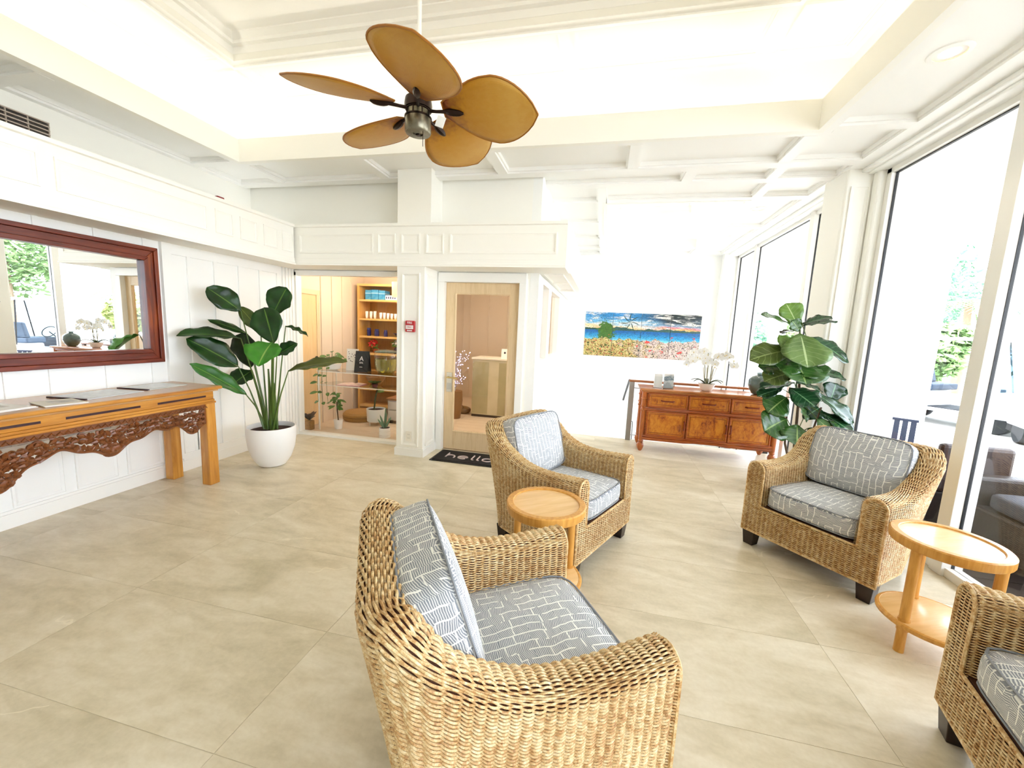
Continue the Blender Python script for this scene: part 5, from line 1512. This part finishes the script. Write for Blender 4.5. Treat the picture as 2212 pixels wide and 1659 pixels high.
r = thing('wooden_bowl', 'carved wooden bowl on the lower tier behind the open book', 'bowl', (-3.08, 5.05, TM))
MB().lathe([(.05, 0), (.10, .05), (.13, .11), (.122, .11), (.09, .055), (.001, .03)], n=24).build('bowl', wood('bowl wood', '#9a6a38', '#7c5026', 2, 3, .5), r, smooth=True)
MB().lathe([(.122, .11), (.134, .11), (.134, .116), (.122, .116)], n=24, cap=False).build('rim', wood('bowl wood', '#9a6a38', '#7c5026', 2, 3, .5), r, smooth=True)
# pots on the shop floor
def floor_plant(label, loc, kind, seed):
    rnd = random.Random(seed)
    r = thing('potted_plant', label, 'potted plant', loc)
    if kind == 'bronze':
        MB().box((-.045, -.045, 0), (.045, .045, .13)).build('pot', mat('woven straw pot', '#a57a3e', .7, var='#7f5a2a', scale=60), r, bevel=.01)
        m = leafmat('bronze foliage', '#4a3a30', '#5d4c3c', '#8a7a64', .4, 6, .2)
        for k in range(8):
            a = 2 * PI * k / 8; big_leaf((0, 0, .13), (.09 * math.cos(a), .09 * math.sin(a), .23 + rnd.uniform(-.03, .05)), .06, (0, -.3, 1), m, r, .15, .15, nu=6, nv=4, wave=.002)
    elif kind == 'tree':
        MB().lathe([(.05, 0), (.062, .13), (.056, .13), (.001, .12)], n=22).build('pot', POTW, r, smooth=True)
        MB().tube([(0, 0, .12), (-.015, 0, .25), (-.02, 0, .38)], .009, 7).build('trunk', mat('fig bark', '#4a382a', .8), r)
        m = leafmat('ficus leaf', '#46782a', '#5f9238', '#9cbd6c', .35, 6, .2)
        for k in range(26):
            a = rnd.uniform(0, 6.28); z = rnd.uniform(.30, .52); R = rnd.uniform(.03, .10)
            p = Vector((-.02 + R * .3 * math.cos(a), R * .3 * math.sin(a), z)); big_leaf(p, p + Vector((R * math.cos(a), R * math.sin(a), rnd.uniform(-.06, .03))) * 1.1, .05, (0, -.5, .9), m, r, .1, .1, nu=5, nv=2, wave=.001)
    elif kind == 'bigpot':
        MB().lathe([(.115, .06), (.125, .065), (.135, .25), (.127, .25), (.122, .22), (.001, .22)], n=32).build('pot', mat('pale blue grey pot', '#dfe4e6', .35), r, smooth=True)
        MB().lathe([(.001, .235), (.122, .23)], n=20).build('soil', SOIL, r, smooth=True)
        st_ = MB()
        for k in range(3):
            a = 2 * PI * k / 3; st_.tube([(.10 * math.cos(a), .10 * math.sin(a), 0), (.10 * math.cos(a), .10 * math.sin(a), .064)], .007, 6)
        st_.build('stand', ACRE, r)
        MB().tube([(-.03, 0, .23), (-.01, 0, .40), (.03, 0, .56)], .012, 7).build('trunk', mat('dark green trunk', '#3c4a22', .7), r)
        m = leafmat('rubber leaf', '#54702a', '#6a8436', '#9ab868', .3, 6, .2)
        for k in range(8):
            a = 2 * PI * k / 8; p = Vector((.02, 0, .50 + .015 * k)); big_leaf(p, p + Vector((.12 * math.cos(a), .12 * math.sin(a), .02)), .06, (0, -.5, .9), m, r, .1, .1, nu=6, nv=4, wave=.002)
    else:
        for z in range(5): MB().lathe([(.068 + .004 * (z % 2 == 0), z * .026), (.074, z * .026 + .013), (.068, z * .026 + .026)], n=26, cap=False).build('ribbed_band', POTW, r, smooth=True)
        MB().lathe([(.001, .004), (.066, .004), (.066, .12), (.001, .118)], n=20).build('soil', SOIL, r, smooth=True)
        m = leafmat('aloe leaf', '#6f9a7c', '#86ad90', '#b6d0bb', .4, 6, .1)
        for k in range(7):
            a = 2 * PI * k / 7; h = rnd.uniform(.12, .34); big_leaf((.01 * math.cos(a), .01 * math.sin(a), .12), (.09 * math.cos(a), .09 * math.sin(a), .12 + h), .028, (0, -1, .3), m, r, .3, .05, shape=(.2, .9), nu=6, nv=2, wave=.001)
    return r
floor_plant('small bronze-leaved plant in a woven straw pot on the shop floor', (-3.885, 4.70, 0), 'bronze', 1)
floor_plant('small leafy tree in a plain white pot on the shop floor', (-3.58, 4.90, 0), 'tree', 2)
floor_plant('single-stem plant in a wide pale grey pot on a clear stand', (-3.22, 5.28, 0), 'bigpot', 3)
floor_plant('grey-green spiky plant in a ribbed white pot inside the glass', (-2.76, 4.74, 0), 'aloe', 4)
# straw rug / pouf, bench cabinet
r = thing('straw_pouf', 'low round straw pouf on the shop floor behind the clear table', 'pouf', (-3.62, 5.52, 0))
MB().lathe([(.25, 0), (.27, .03), (.27, .10), (.24, .13), (.001, .135)], n=36).build('pouf_body', mat('coiled straw', '#b58a4c', .8, var='#8f6a34', scale=60, stretch=(1, 1, 3), bump=.5), r, smooth=True)
MB().tube([(.262 * math.cos(a), .262 * math.sin(a), .065) for a in np.linspace(0, 6.28, 36, endpoint=False)], .012, 6, closed=True).build('coil_band', mat('dark straw', '#7c5a2a', .8), r, smooth=True)
r = thing('bench_cabinet', 'low grey-white drawer cabinet with a wooden top in the shop behind the clear table', 'cabinet', (-2.78, 5.62, 0))
MB().box((-.34, -.18, .05), (.24, .20, .36)).build('carcass', mat('grey white lacquer', '#d5cfc8', .4), r, bevel=.004)
MB().box((-.36, -.20, .36), (.24, .21, .39)).build('top', wood('bowl wood', '#9a6a38', '#7c5026', 2, 3, .5), r, bevel=.004)
for z in (.08, .22): 
    dd = MB().box((-.32, -.195, z), (.22, -.18, z + .125)).build('drawer', mat('grey white lacquer', '#d5cfc8', .4), r, bevel=.003)
    MB().tube([(-.10, -.215, z + .06), (.0, -.215, z + .06)], .006, 6).build('handle', BRASS, dd)
for x in (-.30, .20):
    for y in (-.14, .16): MB().box((x - .02, y - .02, 0), (x + .02, y + .02, .05)).build('leg', mat('dark leg', '#3a2a1c', .5), r)
# through the door: counter, lit twig tree, stool, bag
r = thing('glass_counter', 'display counter with a greenish glass front seen through the maple door', 'counter', (-1.76, 6.62, 0))
MB().box((-.36, -.16, .04), (.40, .30, .98)).build('carcass', mat('sage sheer panel', '#d8cdb0', .2, var='#c9bfa0', scale=5), r)
MB().box((-.38, -.18, .98), (.42, .32, 1.01)).build('counter_top', mat('white counter', '#efe6d6', .3), r, bevel=.004)
for x in (-.36, .10): MB().box((x, -.175, .06), (x + .28, -.162, .94)).build('glass_front', glass_mat('counter glass', (.95, .95, .9, 1), 1.5), r)
MB().box((-.36, -.165, 0), (.40, .30, .04)).build('plinth', mat('dark leg', '#3a2a1c', .5), r)
r = thing('card_stand', 'small white card with a dark logo on the glass counter', 'sign', (-1.60, 6.58, 1.0102))
MB().prism([(-.02, 0), (-.016, 0), (.012, .16), (.008, .16)], -.06, .06, 'yz').build('card', mat('white card', '#f0ece6', .5), r)
MB().lathe([(.001, -.002), (.018, -.002), (.018, .002), (.001, .002)], (0, -.005, .095), 14, 1).build('logo', mat('dark logo', '#3c3434', .5), r)
r = thing('twinkle_tree', 'little twig tree of white-lilac lights seen through the maple door', 'decoration', (-2.33, 6.20, 0))
MB().lathe([(.10, 0), (.13, .30), (.12, .46), (.001, .46)], n=20).build('stand', mat('brown plinth', '#8a6236', .6), r, smooth=True)
MB().tube([(0, 0, .46), (.01, 0, .6), (0, 0, .9)], .010, 6).build('trunk', mat('silver twig', '#b9b3bd', .5), r)
LIL = mat('lilac lights', '#ffffff', .5, emit='#d8ccff', estr=2.2)
rnd = random.Random(4); tw = MB(); lt = MB()
for k in range(70):
    z = rnd.uniform(.52, 1.05); a = rnd.uniform(0, 6.28); R = rnd.uniform(.02, .17 * (1.2 - abs(z - .75)))
    e = Vector((R * math.cos(a) + (z - .7) * .25, R * math.sin(a), z + rnd.uniform(0, .06)))
    tw.tube([(0, 0, max(.5, z - .12)), tuple(e)], .0022, 4)
    for j in range(2): lt.ball(tuple(e + Vector((rnd.uniform(-.02, .02), rnd.uniform(-.02, .02), rnd.uniform(-.03, .02)))), .0065, 5, 4)
tw.build('twigs', mat('silver twig', '#b9b3bd', .5), r)['kind'] = 'stuff'; lt.build('fairy_lights', LIL, r)['kind'] = 'stuff'
r = thing('brown_bag', 'folded brown bag on the shop floor seen through the maple door', 'bag', (-2.36, 6.62, 0))
superbox(.15, .10, .055, 8, 4, (.1, .1, .3)).build('bag_body', mat('tan leather', '#8f6a34', .6, var='#6f4e22', scale=14, bump=.3), r, smooth=True, auto=0, loc=(0, 0, .056))
MB().tube([(-.08, -.06, .09), (-.05, -.09, .15), (.05, -.09, .15), (.08, -.06, .09)], .007, 6).build('strap', mat('dark straw', '#7c5a2a', .8), r, smooth=True)
# ---------------------------------------------------------------- outdoors
CONC = mat('sunlit concrete', '#a8a6a0', .9, var='#9c9a94', scale=2)
DECK = mat('dark brown deck', '#352823', .6, var='#2a1f1b', scale=4)
struct(MB().box((2.6, -12, -.35), (60, 60, -.13)).build('floor_driveway', CONC))
dk = struct(MB().box((2.47, -6, -.13), (4.75, 5.2, -.03)).build('floor_deck', DECK))
for k in range(16):
    y0 = -2.6 + k * .48
    MB().box((2.48, y0 + .003, -.03), (4.74, y0 + .477, -.02)).build('paver', DECK, dk)
struct(MB().box((2.47, 5.2, -1.0), (5.2, 20, -.06)).build('floor_walk', mat('pale walk', '#b9b6ae', .8)))
PORCHP = mat('porch paint', '#f3ede6', .6)
pc = struct(MB().box((2.47, -6, 3.34), (4.9, 14, 3.42)).build('ceiling_porch', PORCHP))
MB().box((4.35, -6, 3.02), (4.72, 14, 3.34)).build('porch_beam', PORCHP, pc)
def porch_column(label, x, y):
    r = thing('porch_column', label, 'column', (x, y, -.13), 0, 'square columns of the porch')
    MB().box((-.16, -.16, .02), (.16, .16, 3.15)).build('shaft', PORCHP, r, bevel=.01)
    MB().box((-.20, -.20, 2.98), (.20, .20, 3.06)).box((-.185, -.185, 2.90), (.185, .185, 2.98)).build('capital', PORCHP, r, bevel=.006)
    MB().box((-.19, -.19, 0), (.19, .19, .16)).build('base', PORCHP, r, bevel=.006)
porch_column('white square porch column outside, left of the parked carts', 4.53, 7.15)
porch_column('white square porch column far along the porch, behind the fig', 4.53, 12.2)
porch_column('white square porch column outside beyond the right edge of the picture', 4.53, 1.2)
# narrow outer pier against the facade
op = struct(MB().box((2.60, 4.46, -.13), (2.74, 5.02, 3.36)).build('trim_8', PORCHP, bevel=.01))
# outdoor lounge furniture on the shaded deck
WDK = mat('dark resin wicker', '#1e1512', .5, var='#2c201b', scale=90, stretch=(1, 1, 3), bump=.4)
CUSH = mat('slate cushion', '#474c57', .8)
r = thing('outdoor_sofa', 'dark brown outdoor wicker sofa with slate cushion on the deck outside the near window', 'sofa', (3.30, 2.80, -.0195))
MB().box((-.42, -.95, .05), (.40, .95, .34)).build('sofa_base', WDK, r, bevel=.02)
MB().box((.26, -.95, .34), (.42, .95, .72)).build('backrest', WDK, r, bevel=.03)
for s in (-1, 1): MB().box((-.42, s * .95 - .07, .05), (.42, s * .95 + .07, .56)).build('arm', WDK, r, bevel=.025)
for k in range(2): superbox(.32, .42, .065, 8, 7, (.02, .02, .15)).build('seat_cushion', CUSH, r, smooth=True, auto=0, loc=(-.08, -.44 + .88 * k, .405))
for s in (-1, 1):
    for x in (-.36, .36): MB().box((x - .03, s * .9 - .03, 0), (x + .03, s * .9 + .03, .05)).build('leg', IRON, r)
r = thing('outdoor_armchair', 'brown outdoor wicker armchair outside, just left of the window mullion', 'armchair', (2.98, 4.16, -.0195), R_(90))
MB().box((-.30, -.28, .05), (.30, .28, .36)).build('chair_base', WDK, r, bevel=.02)
MB().box((-.32, -.24, .36), (-.24, .24, .76)).build('backrest', mat('brown resin wicker', '#2c1a15', .5, var='#38231c', scale=90, stretch=(1, 1, 3)), r, bevel=.03)
superbox(.26, .25, .05, 6, 6).build('seat_cushion', CUSH, r, smooth=True, auto=0, loc=(.03, 0, .41))
for s in (-1, 1):
    for x in (-.26, .26): MB().box((x - .025, s * .24 - .025, 0), (x + .025, s * .24 + .025, .05)).build('leg', IRON, r)
r = thing('slatted_chair', 'blue-grey slatted outdoor chair seen above the back of the window armchair', 'chair', (3.27, 5.32, -.0595), R_(-122))
SLT = mat('blue grey resin', '#3c4358', .5)
MB().box((-.22, -.22, .36), (.24, .22, .40)).build('seat', SLT, r, bevel=.006)
for k in range(6): MB().taper((-.23, -.175 + .07 * k), (.012, .027), (.012, .024), .40, .72).build('slat', SLT, r)
MB().box((-.245, -.215, .71), (-.215, .215, .74)).build('top_rail', SLT, r, bevel=.006)
for s in (-1, 1):
    for x in (-.20, .22): MB().box((x - .018, s * .2 - .018, 0), (x + .018, s * .2 + .018, .36)).build('leg', SLT, r)
# golf carts
CW = mat('white cart body', '#c9cdd2', .3, coat=.5)
SEAT = mat('grey blue seat', '#2c3d50', .6)
TYRE = mat('tyre', '#1c1d20', .8)
def cart(label, loc, rz, body):
    r = thing('golf_cart', label, 'golf cart', loc, rz, 'golf carts parked outside')
    MB().prism([(-1.15, .28), (-1.15, .62), (-.95, .72), (-.35, .72), (-.30, .36), (.42, .36), (.50, .78), (.80, .80), (1.18, .58), (1.22, .30)], -.56, .56, 'xz').build('body', body, r, bevel=.03)
    MB().prism([(-1.05, 1.80), (-.95, 1.88), (.55, 1.88), (.72, 1.82), (.55, 1.83), (-.95, 1.83)], -.60, .60, 'xz').build('roof', body, r, bevel=.02)
    for x0, x1 in ((.62, .42), (-1.0, -.92)):
        for s in (-1, 1): MB().tube([(x0, s * .52, .70), (x1, s * .52, 1.83)], .016, 6).build('roof_post', TYRE, r)
    MB().prism([(.64, .80), (.655, .80), (.46, 1.80), (.445, 1.80)], -.52, .52, 'xz').build('windshield', glass_mat('cart windshield', (.62, .74, .82, 1), 1.4), r)
    MB().box((-.72, -.50, .72), (-.22, .50, .86)).build('seat', SEAT, r, bevel=.03)
    MB().prism([(-.72, .86), (-.60, .86), (-.70, 1.26), (-.80, 1.26)], -.50, .50, 'xz').build('seat_back', SEAT, r, bevel=.03)
    MB().box((.36, -.5, .58), (.52, .5, .84)).build('dashboard', mat('cart dash', '#26323e', .6), r, bevel=.02)
    MB().box((-.30, -.5, .30), (.45, .5, .37)).build('floor_pan', TYRE, r)
    MB().tube([(.40, .25, .80), (.16, .25, 1.0)], .014, 6).tube([(.16 + .08 * math.cos(a), .25 + .17 * math.sin(a), 1.0 + .14 * math.cos(a)) for a in np.linspace(0, 6.28, 20, endpoint=False)], .013, 6, closed=True).build('steering_wheel', TYRE, r, smooth=True)
    for x in (-.78, .82):
        for s in (-1, 1):
            wq = MB().lathe([(.10, -.09), (.21, -.09), (.225, -.06), (.225, .06), (.21, .09), (.10, .09)], (x, s * .445, .225), 24, 1).build('wheel', TYRE, r, smooth=True)
            MB().lathe([(.001, -.06), (.12, -.08), (.12, .08), (.001, .06)], (x, s * .445, .225), 18, 1).build('hubcap', CW, wq, smooth=True)
    for s in (-1, 1):
        MB().ball((1.16, s * .38, .62), (.05, .08, .05), 10, 6).build('headlight', mat('headlight', '#dfe6ea', .1), r, smooth=True)
        MB().lathe([(.001, -.02), (.06, -.02), (.06, .02), (.001, .02)], (-1.15, s * .44, .55), 16, 0).build('tail_light', mat('tail light red', '#e0304a', .3), r, smooth=True)
    MB().tube([(1.24, -.45, .32), (1.28, 0, .32), (1.24, .45, .32)], .03, 8).build('bumper', TYRE, r, smooth=True)
    return r
cart('white golf cart with blue windshield parked outside, the one left of the right window mullion', (7.62, 10.6, -.13), R_(-58), CW)
cart('white golf cart showing a red tail light, at the right edge outside', (7.6, 7.95, -.13), R_(70), CW)
# trees and hedges beyond the drive
FOL = [mat('foliage a', '#5f8048', .8, var='#86a068', scale=3), mat('foliage b', '#4f7f62', .8, var='#7fa888', scale=3), mat('foliage c', '#7f9048', .8, var='#a8ae70', scale=3)]
BARK2 = mat('tree bark', '#8a7560', .9)
def crown(mb, c, r, n, rnd, size):
    for i in range(n):
        v = Vector((rnd.gauss(0, 1), rnd.gauss(0, 1), rnd.gauss(0, 1))).normalized() * (rnd.uniform(.5, 1) ** .6)
        p = Vector((c[0] + v.x * r[0], c[1] + v.y * r[1], c[2] + v.z * r[2]))
        d = Vector((rnd.uniform(-1, 1), rnd.uniform(-1, 1), rnd.uniform(-.6, .6))).normalized(); s = d.orthogonal().normalized(); L = size * rnd.uniform(.6, 1.4); nn = d.cross(s)
        mb.add([p - d * L, p + s * L * .45 + nn * L * .15, p + d * L, p - s * L * .45 + nn * L * .15], [(0, 1, 2, 3)])
def tree(label, loc, h, r, k, seed, cat='tree'):
    rnd = random.Random(seed)
    root = thing('broadleaf_tree' if h > 2 else 'hedge_shrub', label, cat, loc, 0, 'trees and shrubs beyond the drive')
    mb = MB()
    for j in range(5): crown(mb, (rnd.uniform(-.5, .5) * r, rnd.uniform(-.5, .5) * r, h * rnd.uniform(.55, .9)), (r * .7, r * .7, h * .28), 420, rnd, .16)
    mb.build('foliage', FOL[k], root)['kind'] = 'stuff'
    MB().tube([(0, 0, 0), (.05, .03, h * .35), (-.05, 0, h * .7)], [.14, .11, .06], 8).build('trunk', BARK2, root, smooth=True)
def palm(label, loc, h, seed):
    rnd = random.Random(seed)
    root = thing('palm_tree', label, 'palm', loc, 0, 'palms beyond the drive')
    MB().tube([(0, 0, 0), (.1, 0, h * .5), (.05, .1, h)], [.16, .12, .10], 10).build('trunk', BARK2, root, smooth=True)
    for k in range(15):
        a = 2 * PI * k / 15 + rnd.uniform(-.1, .1); L = rnd.uniform(1.5, 2.1); up = rnd.uniform(.1, .9)
        mb = MB()
        def Q(u): return Vector((.05 + L * u * math.cos(a), .1 + L * u * math.sin(a), h + up * L * u - (.55 + .5 * up) * L * u * u))
        for i in range(16):
            u = (i + 1) / 17; p = Q(u); t = (Q(u + .03) - p).normalized(); s = t.cross(Vector((0, 0, 1))).normalized()
            w = .5 * math.sin(PI * (u * .9 + .08))
            for sg in (-1, 1): mb.add([p, p + t * .05, p + s * sg * w + t * .25 - Vector((0, 0, .22 * w))], [(0, 1, 2)])
        mb.tube([Q(i / 8) for i in range(9)], .02, 5)
        mb.build('frond', FOL[(k + seed) % 3], root)
tree('pale green shrub behind the first golf cart', (10.2, 15.2, -.13), 2.1, 1.0, 0, 1, 'shrub')
tree('rounded tree seen between the porch column and the window mullion', (13.4, 22.0, -.13), 5.8, 2.2, 1, 2)
tree('yellow-green shrub at the right beyond the carts', (13.0, 14.0, -.13), 2.3, 1.1, 2, 3, 'shrub')
tree('tree beyond the far window panes, left of the fig', (6.6, 24.5, -.13), 3.4, 1.9, 1, 4)
tree('tree far to the right beyond the last mullion', (16.5, 12.0, -.13), 5.0, 1.8, 0, 5)
tree('low bushes beyond the far window, behind the fig', (11.2, 28.5, -.13), 3.0, 2.2, 0, 6, 'shrub')
palm('palm beyond the carts, right of the porch column', (12.9, 18.2, -.13), 3.3, 7)
palm('shorter palm close to the yellow-green shrub', (17.2, 17.0, -.13), 2.6, 8)
